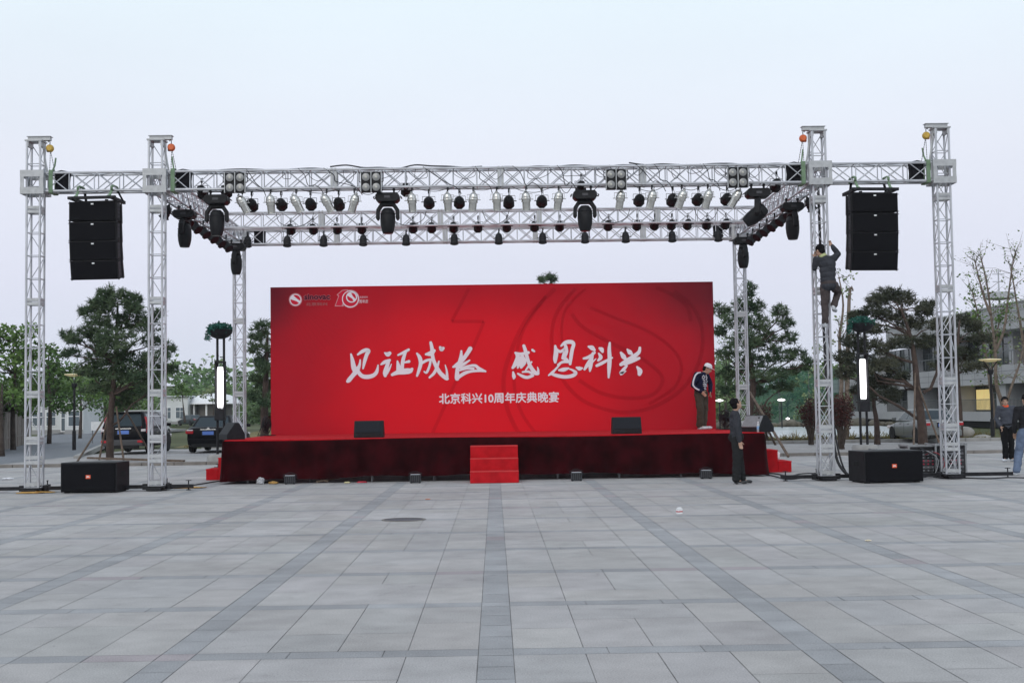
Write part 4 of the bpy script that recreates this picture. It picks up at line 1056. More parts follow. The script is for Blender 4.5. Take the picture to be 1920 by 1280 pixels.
# cables over the paving on the right and left
def gcable(lab, pts, r=.014, z=.014): return cable(lab, [(*gr(a, b).xy, z) for a, b in pts], r)
for lab, pts in (('black cable snaking from the stage corner to the inner right tower, front strand', [(1425, 888), (1450, 893), (1475, 899), (1500, 897), (1520, 893), (1555, 897)]), ('black cable snaking from the stage corner to the inner right tower, back strand', [(1428, 886), (1455, 889), (1480, 893), (1500, 889), (1525, 888), (1550, 892)]), ('thin black cable lying from the left stage corner to the inner left tower', [(322, 916), (370, 909), (400, 904), (440, 899)]), ('black cable trailing out to the right from the outermost right tower', [(1800, 896), (1850, 898), (1890, 896), (1935, 897)]), ('black cable lying along the stage front at its left end', [(430, 903), (470, 905), (510, 904), (545, 906)])):
    gcable(lab, pts)['group'] = 'cables lying on the paving'
xr = XI_R+.2
cable('thick black cable bundle hanging down the inner right tower to the ground', [(xr-.15, YF+.2, 6.2), (xr-.12, YF+.22, 4), (xr-.08, YF+.2, 2), (xr+.02, YF+.16, .8), (xr+.12, YF+.1, .3), (xr+.4, YF, .04), (xr+.9, YF-.05, .03)], .03)['group'] = 'cables lying on the paving'
cable('dark cable hanging down beside the planter lamp behind the inner right tower', [(xr-.05, YF+.22, 6.2), (xr-.02, YF+.24, 4), (xr+.02, YF+.2, 1.5), (xr+.2, YF+.1, .25), (xr+.55, YF+.1, .03)], .02)['group'] = 'cables lying on the paving'
# ---------------------------------------------------------------- trees
def leafmat(name, c1, c2, scale=.9, rough=.75):
    m = mat(name, c1, rough, col2=c2, scale=scale, spec=.12, detail=6)
    return m
pine_d = leafmat('pine_needles', (.036, .070, .040), (.11, .150, .080), 1.3)
pine_b = leafmat('dull_pine_needles', (.036, .046, .032), (.105, .108, .075), 1.1)
leaf_g = leafmat('spring_leaves', (.055, .118, .030), (.15, .235, .07), .8)
leaf_d = leafmat('dark_leaves', (.05, .11, .035), (.115, .19, .06), .6)
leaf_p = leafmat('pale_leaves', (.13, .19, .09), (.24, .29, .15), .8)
leaf_r = leafmat('purple_leaves', (.040, .014, .016), (.10, .040, .034), 3)
bark = mat('bark', (.060, .046, .038), .95, var=.35, scale=6, bump=.6, bscale=18)
bark_r = mat('reddish_bark', (.062, .042, .034), .95, var=.35, scale=5, bump=.6, bscale=18)
bark_p = mat('pale_bark', (.16, .125, .10), .95, var=.3, scale=6, bump=.4, bscale=18)
def rnd_in(r):
    while True:
        p = V((random.uniform(-1, 1), random.uniform(-1, 1), random.uniform(-1, 1)))
        if p.length <= 1: return V((p.x*r[0], p.y*r[1], p.z*r[2]))
def tuft(vs, fs, c, L, n, up=.45, wd=.010):
    for _ in range(n):
        d = V((random.gauss(0, 1), random.gauss(0, 1), random.gauss(up, .8))).normalized()
        s = d.orthogonal().normalized(); s.rotate(MX.Rotation(random.uniform(0, 6.28), 3, d)); s *= wd*random.uniform(.7, 1.3)
        l = L*random.uniform(.6, 1.15); k = len(vs)
        vs += [c-s, c+s, c+d*l+s*.3, c+d*l-s*.3]; fs.append((k, k+1, k+2, k+3))
def leaf(vs, fs, c, L):
    d = V((random.gauss(0, 1), random.gauss(0, 1), random.gauss(0, .7))).normalized(); s = d.orthogonal().normalized()
    s.rotate(MX.Rotation(random.uniform(0, 6.28), 3, d)); k = len(vs); s *= L*.33
    vs += [c, c+d*L*.45+s, c+d*L, c+d*L*.5-s]; fs.append((k, k+1, k+2, k+3))
def raw(name, vs, fs, m_, parent):
    me = bpy.data.meshes.new(name); me.from_pydata([tuple(v) for v in vs], [], fs); me.materials.append(m_)
    o = bpy.data.objects.new(name, me); COL.objects.link(o); o.parent = parent; return o
def wig(a, b, n=5, amt=.08):
    a, b = V(a), V(b); L = (b-a).length; out = []
    for i in range(n+1):
        t = i/n; p = a.lerp(b, t)
        if 0 < i < n: p += V((random.gauss(0, 1), random.gauss(0, 1), random.gauss(0, .6)))*L*amt*.35
        out.append(p)
    return out
def pine(lab, base, trunk, clumps, m_=None, rad=.13, tufts=55, needles=15, L=.185, depth=1.0, group=None, name='pine_tree', m_b=None, reach=.55, wd=.014):
    """trunk: list of photo points up the stem at the tree's distance; clumps: (px, py, rx_px, ry_px) foliage pads"""
    Y = base[1]; t = thing(name, lab, 'tree', base, 0, group); B = V(base); sc = Y/FPX
    tp = [at(a, b, Y)-B for a, b in trunk]; tp[0] = V((tp[0].x, 0, -.05))
    for p in tp[1:]: p.y += random.uniform(-.1, .1)
    g = MB(); n = len(tp); g.tube(smooth([tuple(p) for p in tp], 4), [rad*(1.18-1.0*i/(4*(n-1))) + .012 for i in range(4*(n-1)+1)], 9)
    vs = []; fs = []
    for cx, cy, rx, ry in clumps:
        c = at(cx, cy, Y)-B; c.y += random.uniform(-1, 1)*depth*max(.2, 1-abs(cx-trunk[-1][0])*sc/3)
        r = (rx*sc, max(rx*sc*.75, .3), ry*sc)
        # limb from stem to pad
        src = min(tp[1:], key=lambda p: abs(p.z-(c.z-abs(c.x-p.x)*reach)))
        pts = wig(src, c+V((0, 0, -r[2]*.3)), 5, .12); rr = min(rad*.42, .015+.018*(c-src).length)
        g.tube(pts, [rr*(1-.13*k) for k in range(6)], 6)
        for _ in range(5):
            e_ = c+rnd_in(r)*.8; g.tube([pts[4].lerp(pts[5], random.random()), e_], [rr*.32, .006], 4)
        k = int(1.35*tufts*(rx*sc)*(ry*sc)/.25)+14
        for _ in range(k):
            p = c+rnd_in(r)
            p.z += .10*r[2]*random.gauss(0, 1)
            tuft(vs, fs, p, L*random.uniform(.8, 1.25), needles, wd=wd)
    g.build('trunk', m_b or bark_r, t, smooth=True)
    raw('crown', vs, fs, m_ or pine_d, t); return t
def stakes(lab, pts, r=.035, group='timber tree stakes'):
    for i, (a, b) in enumerate(pts):
        o = MB().bar(a, b, r, 8, r*.85).build('tree_stake', wood); tag(o, lab[i], 'stake', group)
random.seed(31)
# big pine at left
YP = 45.0; b = at(206, 872, YP); pine('tall full pine tree with wooden props between the two left towers', (b.x, YP, .05), [(206, 868), (208, 800), (212, 740), (216, 680), (218, 620), (222, 570)],
  [(222, 560, 34, 20), (196, 572, 26, 20), (243, 566, 22, 18), (170, 574, 12, 12), (156, 584, 14, 9), (200, 604, 36, 22), (250, 600, 30, 22), (160, 622, 24, 12), (128, 626, 20, 10), (143, 640, 18, 9), (180, 640, 30, 18), (230, 640, 40, 22), (285, 612, 24, 18), (290, 640, 22, 14), (190, 670, 40, 18), (240, 678, 46, 20), (300, 672, 28, 16), (318, 655, 14, 10), (165, 694, 30, 14), (215, 706, 44, 16), (275, 706, 36, 16), (310, 690, 22, 12), (185, 728, 34, 12), (245, 736, 40, 14), (290, 730, 26, 12), (225, 756, 26, 9), (140, 664, 20, 10), (260, 580, 14, 12), (300, 590, 14, 12)], rad=.11, tufts=66)
gz = .06
def P(px, py, Y): return at(px, py, Y)
def gp(px, py, z=.05): return gr(px, py, z)
stakes(['timber prop slanting left of the big left pine', 'timber prop standing nearest on the left side of the big left pine trunk', 'timber prop standing just right of the big left pine trunk', 'timber prop slanting right of the big left pine towards the tower'],
  [(gp(143, 868), P(205, 770, YP)), (gp(186, 862), P(204, 770, YP+.3)), (gp(232, 863), P(218, 762, YP-.2)), (gp(282, 850), P(226, 752, YP+.3))])
o = MB().beam(gp(165, 858, .12), gp(345, 864, .12), .09, .07).build('tree_stake', wood); tag(o, 'long timber pole lying on the paving beside the big left pine', 'stake', 'timber tree stakes')
# pine right of the banner
YP2 = 47.0; b = at(1403, 842, YP2); pine('dark pointed pine tree right of the banner behind the rear right tower', (b.x, YP2, .05), [(1400, 846), (1405, 780), (1412, 720), (1404, 650), (1400, 580), (1402, 545)],
  [(1404, 545, 12, 16), (1392, 572, 22, 16), (1420, 575, 18, 14), (1356, 580, 18, 14), (1374, 604, 28, 18), (1420, 608, 28, 20), (1456, 590, 16, 18), (1470, 608, 16, 12), (1352, 622, 16, 12), (1385, 640, 34, 20), (1440, 640, 34, 20), (1478, 634, 18, 10), (1362, 664, 24, 14), (1410, 676, 38, 18), (1460, 668, 30, 14), (1495, 664, 22, 12), (1512, 680, 14, 8), (1376, 700, 30, 14), (1440, 704, 40, 14), (1496, 694, 24, 10), (1368, 730, 20, 10), (1420, 732, 30, 12), (1470, 725, 30, 10)], rad=.13, tufts=58)
stakes(['pair of timber props slanting down right of the pine behind the stage, left one', 'pair of timber props slanting down right of the pine behind the stage, right one'],
  [(gp(1454, 834), P(1402, 728, YP2)), (gp(1478, 855), P(1406, 735, 43.5))], .045)
# right pine with reddish leaning trunk
YP3 = 46.0; b = at(1730, 842, YP3); pine('broad flat-topped pine tree with thick reddish trunk before the grey building', (b.x, YP3, .05), [(1731, 840), (1727, 790), (1719, 730), (1714, 680), (1708, 630), (1690, 580)],
  [(1680, 548, 30, 12), (1655, 560, 26, 13), (1705, 558, 26, 14), (1640, 582, 22, 10), (1612, 590, 20, 8), (1675, 590, 34, 14), (1730, 580, 20, 16), (1744, 572, 12, 10), (1715, 606, 30, 14), (1750, 610, 18, 12), (1640, 616, 26, 10), (1600, 640, 30, 14), (1585, 670, 24, 14), (1640, 652, 40, 16), (1690, 640, 26, 10), (1735, 640, 26, 14), (1610, 690, 40, 14), (1660, 684, 40, 14), (1690, 706, 26, 10), (1580, 702, 20, 9), (1640, 712, 30, 10)], pine_b, rad=.15, tufts=85)
stakes(['vertical timber prop standing left of the thick reddish pine trunk', 'timber prop slanting down to the right of the thick reddish pine trunk'], [(gp(1713, 846), P(1716, 700, YP3-.4)), (gp(1764, 838), P(1722, 724, YP3-.2))])
o = MB().tube([P(1731, 736, YP3), P(1745, 728, YP3), P(1756, 700, YP3), P(1760, 670, YP3)], [.07, .06, .05, .03], 7).build('limb', bark_r)
tr = [x for x in bpy.data.objects if x.get('label', '').startswith('broad flat-topped pine')][0]
for v in o.data.vertices: v.co -= tr.location
o.parent = tr
YP4 = 49.0; b = at(1645, 834, YP4); pine('small low pine tree in front of the ground floor left of the reddish trunk', (b.x, YP4, .12), [(1645, 833), (1643, 790), (1638, 750), (1640, 715)],
  [(1640, 716, 28, 10), (1662, 722, 24, 9), (1618, 730, 24, 9), (1680, 736, 16, 8), (1645, 742, 34, 9), (1672, 750, 20, 7)], pine_b, rad=.10, tufts=75)
YP5 = 56.0; b = at(1802, 826, YP5); pine('dark spreading pine tree right of the outermost right tower', (b.x, YP5, .05), [(1800, 828), (1798, 770), (1796, 700), (1795, 640), (1800, 600)],
  [(1806, 600, 24, 12), (1780, 612, 20, 12), (1830, 612, 20, 14), (1790, 634, 30, 14), (1836, 636, 24, 12), (1775, 660, 28, 12), (1820, 664, 34, 14), (1770, 684, 26, 10), (1812, 690, 30, 9)], pine_b, rad=.12, tufts=80)
YP6 = 44.0; b = at(492, 850, YP6); pine('dark pine tree half hidden behind the left edge of the banner', (b.x, YP6, .05), [(497, 850), (496, 780), (498, 720), (500, 660), (502, 625)],
  [(500, 618, 22, 14), (482, 630, 16, 12), (520, 630, 20, 14), (488, 652, 22, 14), (518, 660, 22, 16), (480, 676, 18, 10), (505, 690, 30, 14), (476, 712, 18, 8), (500, 722, 30, 14), (480, 744, 20, 10), (512, 752, 24, 12), (482, 776, 20, 8), (505, 790, 26, 9)], pine_d, rad=.13, tufts=56)
YP7 = 46.0; b = at(1035, 850, YP7); pine('pine tree behind the banner with only its tip showing over the top edge', (b.x, YP7, .05), [(1035, 850), (1034, 700), (1034, 600), (1033, 535)], [(1033, 524, 11, 8), (1014, 530, 6, 3), (1040, 560, 40, 16), (1010, 580, 30, 14), (1050, 600, 40, 16)], pine_d, tufts=70)
# ---------------------------------------------------------------- broadleaf trees
def broad(lab, base, stems, clumps, m_, n=420, L=.16, rad=.12, depth=1.4, group=None, name='leafy_tree', m_b=None, limbs=True):
    Y = base[1]; B = V(base); sc = Y/FPX; t = thing(name, lab, 'tree', base, 0, group); g = MB(); tips = []
    for st in stems:
        P_ = [at(a, b, Y)-B for a, b in st]; P_[0].y = 0; P_[0].z = -.05
        sm = smooth([tuple(p) for p in P_], 4); k = len(sm); g.tube(sm, [rad*(1.1-.95*i/(k-1))+.008 for i in range(k)], 8); tips += P_[1:]
    vs = []; fs = []
    for cx, cy, rx, ry in clumps:
        c = at(cx, cy, Y)-B; c.y += random.uniform(-1, 1)*depth; r = (rx*sc, max(rx*sc*.8, .3), ry*sc)
        if limbs:
            src = min(tips, key=lambda p: (p-c).length + (2 if p.z > c.z else 0))
            pts = wig(src, c, 4, .15); rr = min(rad*.4, .012+.012*(c-src).length); g.tube(pts, [rr*(1-.18*q) for q in range(5)], 5)
            for _ in range(6): g.tube([pts[3], c+rnd_in(r)*.95], [rr*.35, .004], 4)
        for _ in range(int(n*(rx*sc)*(ry*sc))+10):
            leaf(vs, fs, c+rnd_in(r), L*random.uniform(.6, 1.3))
    g.build('trunk', m_b or bark, t, smooth=True); raw('crown', vs, fs, m_, t); return t
def clumps_in(x0, x1, y0, y1, n, r0, r1, rule=None):
    out = []
    while len(out) < n:
        x, y = random.uniform(x0, x1), random.uniform(y0, y1); r = random.uniform(r0, r1)
        if rule is None or rule(x, y): out.append((x, y, r, r*.75))
    return out
random.seed(5)
b = at(22, 838, 62); broad('tall bright green leafy tree at the left picture edge behind the fence', (b.x, 62, 0), [[(25, 838), (24, 770), (28, 700), (24, 640)]], clumps_in(-60, 62, 596, 770, 46, 16, 28, lambda x, y: y > 600+abs(x-15)*.5) , leaf_g, n=420, L=.2)
b = at(88, 815, 75); broad('dull green bushy tree between the left edge tree and the big pine', (b.x, 75, 0), [[(92, 815), (94, 760), (90, 700), (92, 660)]], clumps_in(52, 132, 650, 765, 30, 14, 22, lambda x, y: y > 645+abs(x-90)*.6), leaf_d, n=340, L=.22)
b = at(5, 835, 52); broad('slim leafy tree with bare trunk standing at the left fence', (b.x, 52, 0), [[(3, 836), (2, 780), (4, 720)]], clumps_in(-40, 20, 700, 770, 6, 10, 18), leaf_g, n=280, L=.18)
for k_, (a_, y_, t_y) in enumerate(((150, 92, 690), (196, 104, 700), (248, 96, 712))):
    b = at(a_, 812, y_); broad(('bushy green tree behind the left street lamp', 'bushy green tree behind the lower left side of the big pine', 'bushy green tree behind the trunk of the big pine', 'bushy green tree just right of the inner left tower', 'low green tree left of the white house')[k_], (b.x, y_, 0), [[(a_, 800), (a_+2, 770), (a_, 735)]], clumps_in(a_-34, a_+34, t_y, 778 if k_ != 0 else 742, 16, 12, 19, lambda x, y: y > t_y+abs(x-a_)*.7), leaf_d if k_ % 2 else leaf_g, n=150, L=.26)
b = at(355, 800, 128); broad('small young green tree in front of the white house', (b.x, 128, .9), [[(347, 798), (345, 775), (342, 745)]], clumps_in(326, 362, 716, 752, 8, 8, 13), leaf_g, n=90, L=.3, rad=.12)
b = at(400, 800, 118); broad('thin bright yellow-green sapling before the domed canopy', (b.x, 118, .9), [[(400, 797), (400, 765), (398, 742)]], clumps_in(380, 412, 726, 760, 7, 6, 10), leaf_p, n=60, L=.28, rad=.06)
b = at(1566, 830, 58); broad('slender half bare tree rising above the planter lamp near the climbing man', (b.x, 58, .05), [[(1580, 832), (1574, 780), (1578, 720), (1574, 640), (1581, 572), (1573, 520)], [(1580, 575), (1592, 562), (1600, 545)]],
   [(1572, 508, 10, 7), (1580, 524, 13, 9), (1592, 518, 9, 9), (1585, 545, 10, 9), (1598, 548, 6, 6), (1570, 615, 9, 9), (1595, 560, 6, 5), (1590, 600, 10, 10), (1572, 600, 7, 8), (1603, 582, 8, 9), (1562, 640, 10, 10)], leaf_p, n=70, L=.16, rad=.11, depth=.6, m_b=bark_p)
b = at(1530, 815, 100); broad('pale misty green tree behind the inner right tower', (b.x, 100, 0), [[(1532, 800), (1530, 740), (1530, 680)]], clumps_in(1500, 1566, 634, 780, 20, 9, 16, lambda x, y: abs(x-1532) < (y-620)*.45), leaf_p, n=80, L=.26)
b = at(1480, 815, 110); broad('soft green round tree behind the tennis court netting', (b.x, 110, 0), [[(1478, 800), (1476, 760)]], clumps_in(1440, 1505, 705, 785, 14, 10, 16), leaf_g, n=80, L=.3)
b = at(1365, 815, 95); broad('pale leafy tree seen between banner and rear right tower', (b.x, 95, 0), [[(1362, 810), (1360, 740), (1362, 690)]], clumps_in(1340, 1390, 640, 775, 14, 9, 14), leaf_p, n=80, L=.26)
# bare branching trees at right
def bare(lab, base, stems, twigs, nleaf, m_, L=.14, rad=.11, seed=1):
    random.seed(seed); Y = base[1]; B = V(base); t = thing('bare_tree', lab, 'tree', base); g = MB(); vs = []; fs = []
    for st in stems:
        P_ = [at(a, b, Y)-B for a, b in st]; sm = smooth([tuple(p) for p in P_], 4); k = len(sm); f0 = rad if st is stems[0] else rad*.6
        g.tube(sm, [f0*(1.05-.9*i/(k-1))+.006 for i in range(k)], 7)
        for i in range(k//3, k):
            for _ in range(twigs):
                p = V(sm[i]); d = V((random.gauss(0, .7), random.gauss(0, .6), random.gauss(.6, .45))); l = random.uniform(.4, 1.1)
                q = p+d*l; mid = p.lerp(q, .5)+V((random.gauss(0, .06), 0, random.gauss(0, .06))); g.tube([p, mid, q], [.014, .009, .004], 4)
                for _ in range(nleaf):
                    leaf(vs, fs, p.lerp(q, random.uniform(.3, 1.05))+V((random.gauss(0, .08), random.gauss(0, .08), random.gauss(0, .08))), L*random.uniform(.6, 1.2))
    g.build('trunk', bark_p, t, smooth=True); raw('crown', vs, fs, m_, t); return t
b = at(1878, 838, 60); bare('forked tree with sparse young leaves behind the man in the orange collar', (b.x, 60, 0), [[(1884, 838), (1882, 770), (1868, 720), (1866, 660), (1858, 590), (1850, 530), (1838, 480)], [(1882, 770), (1898, 720), (1912, 680), (1925, 620), (1930, 560)], [(1866, 660), (1882, 620), (1890, 560), (1898, 500), (1905, 470)], [(1858, 590), (1846, 560), (1835, 520), (1828, 490)]], 3, 3, leaf_p, seed=3)
b = at(1850, 838, 64); bare('leaning tree with fresh green shoots right of the outermost right tower', (b.x, 64, 0), [[(1860, 836), (1862, 770), (1855, 710), (1846, 650), (1834, 590), (1822, 545)], [(1855, 710), (1866, 660), (1872, 610), (1880, 580)], [(1846, 650), (1834, 620), (1820, 600)]], 4, 9, leaf_g, L=.16, seed=8)
b = at(1920, 838, 66); bare('thin twiggy tree at the right picture edge', (b.x, 66, 0), [[(1922, 838), (1926, 740), (1918, 640), (1905, 560), (1895, 500)], [(1918, 640), (1932, 580), (1940, 520)]], 3, 3, leaf_p, seed=12)
# red-leaved shrubs
def shrub(lab, px, py, Y, top, spread, n, seed, m_=leaf_r):
    random.seed(seed); b = gr(px, py, .08); b = at(px, py, Y); base = V((b.x, Y, .06)); t = thing('red_shrub', lab, 'shrub', base, 0, 'purple-red leaved shrubs'); g = MB(); vs = []; fs = []
    H = at(px, top, Y).z-.06; W_ = spread*Y/FPX
    for i in range(n):
        a = random.uniform(0, 6.28); rr = W_*math.sqrt(random.random()); h = H*random.uniform(.72, 1.03)
        q = V((rr*math.cos(a), rr*math.sin(a)*.8, h)); s0 = V((random.gauss(0, .05), random.gauss(0, .05), 0))
        p1 = s0+V((q.x*.30, q.y*.30, h*.42)); g.tube([s0, p1, p1.lerp(q, .55)+V((q.x*.1, 0, 0)), q], [.018, .014, .009, .004], 5)
        for k in range(44):
            u = random.uniform(.12, 1)**.8; p = p1.lerp(q, u); leaf(vs, fs, p+V((random.gauss(0, .07), random.gauss(0, .07), random.gauss(0, .06))), random.uniform(.05, .10))
    g.build('trunk', bark, t); raw('crown', vs, fs, m_, t)
shrub('vase shaped dark red shrub left of the inner right tower', 1521, 838, 50.0, 746, 27, 34, 4)
shrub('larger dark red shrub with two stems right of the inner right tower', 1578, 850, 44.5, 735, 30, 40, 6)
shrub('low dark red shrub behind the rear right tower', 1436, 838, 54.0, 752, 26, 20, 9)
# ---------------------------------------------------------------- far hill woods, meadow edge
random.seed(77)
hill = MB(); nx = 60; vs = []; fs = []
def hz(x): return 7.5*math.exp(-((x+72)/42)**2) + 9.0*math.exp(-((x+150)/50)**2) + 9*math.exp(-((x-20)/60)**2)+ 5*math.exp(-((x-130)/60)**2)
for j in range(9):
    for i in range(nx+1):
        x = -260+i*520/nx; vs.append((x, 232+j*14, -.4+hz(x)*math.sin(min(1, j/6)*math.pi/2)))
for j in range(8):
    for i in range(nx): a = j*(nx+1)+i; fs.append((a, a+1, a+nx+2, a+nx+1))
hill.add(vs, fs); tag(hill.build('hill', leafmat('hill_ground', (.06, .09, .03), (.10, .13, .05), .08), smooth=True, fix=False), kind='structure')
vs = []; fs = []
for _ in range(430):
    x = random.uniform(-240, 200); v = random.random(); y = 232+v*80; z0 = -.4+hz(x)*math.sin(min(1, v*80/14/6)*math.pi/2); h = random.uniform(3.5, 7.0); w_ = random.uniform(2.2, 4.2)
    for _ in range(95):
        p = V((x, y, z0+h*.55))+rnd_in((w_, w_*.8, h*.55)); leaf(vs, fs, p, random.uniform(.7, 1.5))
o = raw('hill_woods', vs, fs, leafmat('hill_leaves', (.09, .17, .065), (.20, .27, .11), .06), None); o['kind'] = 'stuff'; o['label'] = 'hazy green woods covering the far hill behind the white houses'; o['category'] = 'woods'
vs = []; fs = []
for _ in range(170):
    x = random.uniform(-130, 26) if random.random() < .75 else random.uniform(26, 110); y = random.uniform(150, 178) if x > -20 else random.uniform(200, 226); h = random.uniform(4, 8); w_ = random.uniform(1.8, 3.6)
    if -62 < x < -44 or -40 < x < -22: h *= .5
    for _ in range(110): leaf(vs, fs, V((x, y, h*.5))+rnd_in((w_, w_*.8, h*.55)), random.uniform(.5, 1.0))
o = raw('treeline', vs, fs, leafmat('treeline_leaves', (.06, .12, .04), (.15, .22, .08), .1), None); o['kind'] = 'stuff'; o['label'] = 'band of bushy green trees behind the houses and the court'; o['category'] = 'woods'
# shrubs and undergrowth left, grass tufts on the lawns
vs = []; fs = []
for _ in range(60):
    p0 = gr(random.uniform(80, 320), random.uniform(796, 803)); h = random.uniform(.8, 2.2)
    for _ in range(120): leaf(vs, fs, V((p0.x, p0.y, h*.45))+rnd_in((1.3, 1.0, h*.55)), random.uniform(.15, .3))
o = raw('roadside_undergrowth', vs, fs, leaf_d, None); o['kind'] = 'stuff'; o['label'] = 'low green undergrowth along the far side of the curving road'; o['category'] = 'undergrowth'
vs = []; fs = []
grass_m = leafmat('grass_blades', (.11, .105, .04), (.21, .17, .085), .5)
for _ in range(16000):
    x = random.uniform(-14, 46); y = (57.7 if x < 2 else 52.3)+random.random()**2*26
    if 13.5 < x < 27 and y > 62: continue
    z = lawn_z(x, y); d = V((random.gauss(0, .4), random.gauss(0, .4), 1))*random.uniform(.06, .16); s = V((.012, .004, 0)); k = len(vs)
    vs += [V((x, y, z))-s, V((x, y, z))+s, V((x, y, z))+d]; fs.append((k, k+1, k+2))
o = raw('grass', vs, fs, grass_m, None); o['kind'] = 'stuff'; o['label'] = 'thin dry grass growing over the lawns beyond the paving'; o['category'] = 'grass'
# waterside plants, bank, rocks
vs = []; fs = []
for _ in range(700):
    x = random.uniform(9, 34); y = random.choice((random.uniform(60.8, 62.8), random.uniform(96.5, 99))); tuft(vs, fs, V((x, y, 0)), random.uniform(.15, .45), 5, 1.6, .02)
o = raw('reed_fringe', vs, fs, grass_m, None); o['kind'] = 'stuff'; o['label'] = 'dry reed and grass fringe round the pond'; o['category'] = 'reeds'
def rock(lab, px, py, Y, r, seed, c=(.30, .29, .27)):
    b = at(px, py, Y); random.seed(seed); g = MB(); g.ell((0, 0, r[2]*.6), r, 14, 10)
    g.v = [p+V((random.gauss(0, .04)*r[0], random.gauss(0, .04)*r[1], random.gauss(0, .04)*r[2])) for p in g.v]
    o = g.build('boulder', mat('boulder_stone', c, .9, var=.2, scale=2), smooth=True); o.location = (b.x, Y, max(-.05, b.z)); return tag(o, lab, 'boulder')
rock('smooth grey boulder on the grass beside the silver sedan', 1812, 817, 57, (.36, .3, .26), 2)
rock('low brown boulder on the grass left of the right street lamp', 1843, 824, 56, (.42, .3, .14), 3)
random.seed(9); g = MB()
for k in range(46):
    x = 11+k*.42+random.uniform(-.1, .1); y = 97+random.uniform(-.4, .8); r = random.uniform(.25, .6); g.ell((x, y, r*.4), (r, r*.8, r*.7), 8, 6)
o = g.build('stone_bank', bank, smooth=True); tag(o, 'low rough stone bank along the far side of the pond', 'stone bank', kind='stuff')
# ---------------------------------------------------------------- buildings
conc = mat('grey_stone_cladding', (.37, .37, .38), .7, var=.08, scale=.7)
conc_j = mat('cladding_joint', (.16, .165, .17), .9)
glass_d = mat('dark_window_glass', (.030, .040, .042), .12, spec=.7, var=.3, scale=.6)
glow = mat('lit_window', (.45, .36, .18), .5, emit=(1.0, .78, .30), estr=.55, var=.3, scale=.8)
frame_d = mat('window_frame', (.10, .11, .115), .5)
XB = 34.0; YB0, YB1 = 56.0, 128.0
bt = thing('office_building', 'long grey stone clad two-storey building with dark windows on the right', 'building', (XB, 92, 0))
def bx(name, x0, x1, y0, y1, z0, z1, m_, parent=bt, bevel=0):
    g = MB(); g.box(((x0+x1)/2-XB, (y0+y1)/2-92, (z0+z1)/2), (x1-x0, y1-y0, z1-z0)); return g.build(name, m_, parent, bevel=bevel)
bx('plinth', XB-.35, XB+14, YB0, YB1, .35, 1.0, conc)
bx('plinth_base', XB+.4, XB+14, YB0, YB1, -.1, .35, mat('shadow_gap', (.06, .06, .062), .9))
band = bx('floor_band', XB-.5, XB+14, YB0, YB1, 2.85, 4.1, conc)
back = bx('ground_floor_wall', XB+1.6, XB+14, YB0, YB1, 1.0, 2.85, mat('inner_wall', (.12, .13, .13), .8))
def panel_joints(parent, x, y0, y1, z0, z1, dy, zs):
    g = MB(); y = y0
    while y < y1: g.box((x-XB, y-92, (z0+z1)/2), (.012, .03, z1-z0)); y += dy
    for z in zs: g.box((x-XB, (y0+y1)/2-92, z), (.012, y1-y0, .03))
    g.build('panel_joints', conc_j, parent)
panel_joints(band, XB-.503, YB0, YB1, 2.86, 4.09, 2.4, (3.25, 3.68))
# piers and glazing of the ground floor
k = 0; y = YB0+1
random.seed(14)
while y < YB1-8:
    wpier = random.choice((1.2, 1.6, 3.2)); pr = bx('pier', XB-.2, XB+1.7, y, y+wpier, 1.0, 2.85, conc)
    y0 = y+wpier; wl = random.choice((5.6, 6.6, 7.4)); 
    wn = bx('window', XB+1.2, XB+1.28, y0, y0+wl, 1.02, 2.84, glass_d)
    n = 5; g = MB()
    for q in range(n+1): g.box((XB+1.17-XB, y0+wl*q/n-92, 1.93), (.06, .07, 1.82))
    g.box((1.17, y0+wl/2-92, 1.06), (.06, wl, .06)); g.box((1.17, y0+wl/2-92, 2.3), (.05, wl, .05)); g.build('frame', frame_d, wn)
    if y0 < 93.5 < y0+wl or k == 1:
        q = min(3, max(0, int((92.2-y0)/wl*n))); g = MB(); g.box((1.13, y0+wl*(q+1)/n-92, 1.85), (.02, wl/n*1.7, 1.45)); g.build('lit_pane', glow, wn)
    g = MB()
    for q in range(int(wl/.22)): g.box((-.25, y0+.1+q*.22-92, 1.42), (.025, .025, .84))
    g.box((-.25, y0+wl/2-92, 1.85), (.04, wl, .04)); g.build('railing', frame_d, wn)
    y = y0+wl; k += 1
up = bx('upper_wall', XB+2.2, XB+14, YB0, YB1, 4.1, 6.45, mat('inner_wall', (.12, .13, .13), .8))
y = YB0+1; k = 0
while y < YB1-5:
    wn = bx('window', XB+2.1, XB+2.18, y, y+4.2, 4.4, 6.4, glass_d)
    g = MB()
    for q in range(4): g.box((2.08, y+4.2*q/3-92, 5.4), (.05, .07, 2.0))
    g.box((2.08, y+2.1-92, 5.75), (.05, 4.2, .05)); g.build('frame', frame_d, wn)
    if y < 88.6 < y+4.2: g = MB(); g.box((2.03, 88.4-92, 5.5), (.02, 2.2, .95)); g.build('lit_pane', glow, wn)
    if k % 2: bx('pier', XB+1.3, XB+2.4, y+4.25, y+5.0, 4.1, 6.45, conc)
    y += 5.2; k += 1
rf = bx('parapet', XB+.2, XB+14, YB0, YB1-16, 6.45, 8.15, conc); panel_joints(rf, XB+.197, YB0, YB1-16, 6.47, 8.13, 2.4, (7.0, 7.6))
bx('roof_edge', XB+.1, XB+14.1, YB0-.1, YB1-15.9, 8.15, 8.23, white_p, rf)
g = MB()
for q in range(60): g.box((-.3, YB0+q*1.2-92, 4.55), (.03, .03, .9))
g.box((-.3, 0, 5.0), (.05, YB1-YB0, .05)); g.build('balcony_railing', frame_d, bt)
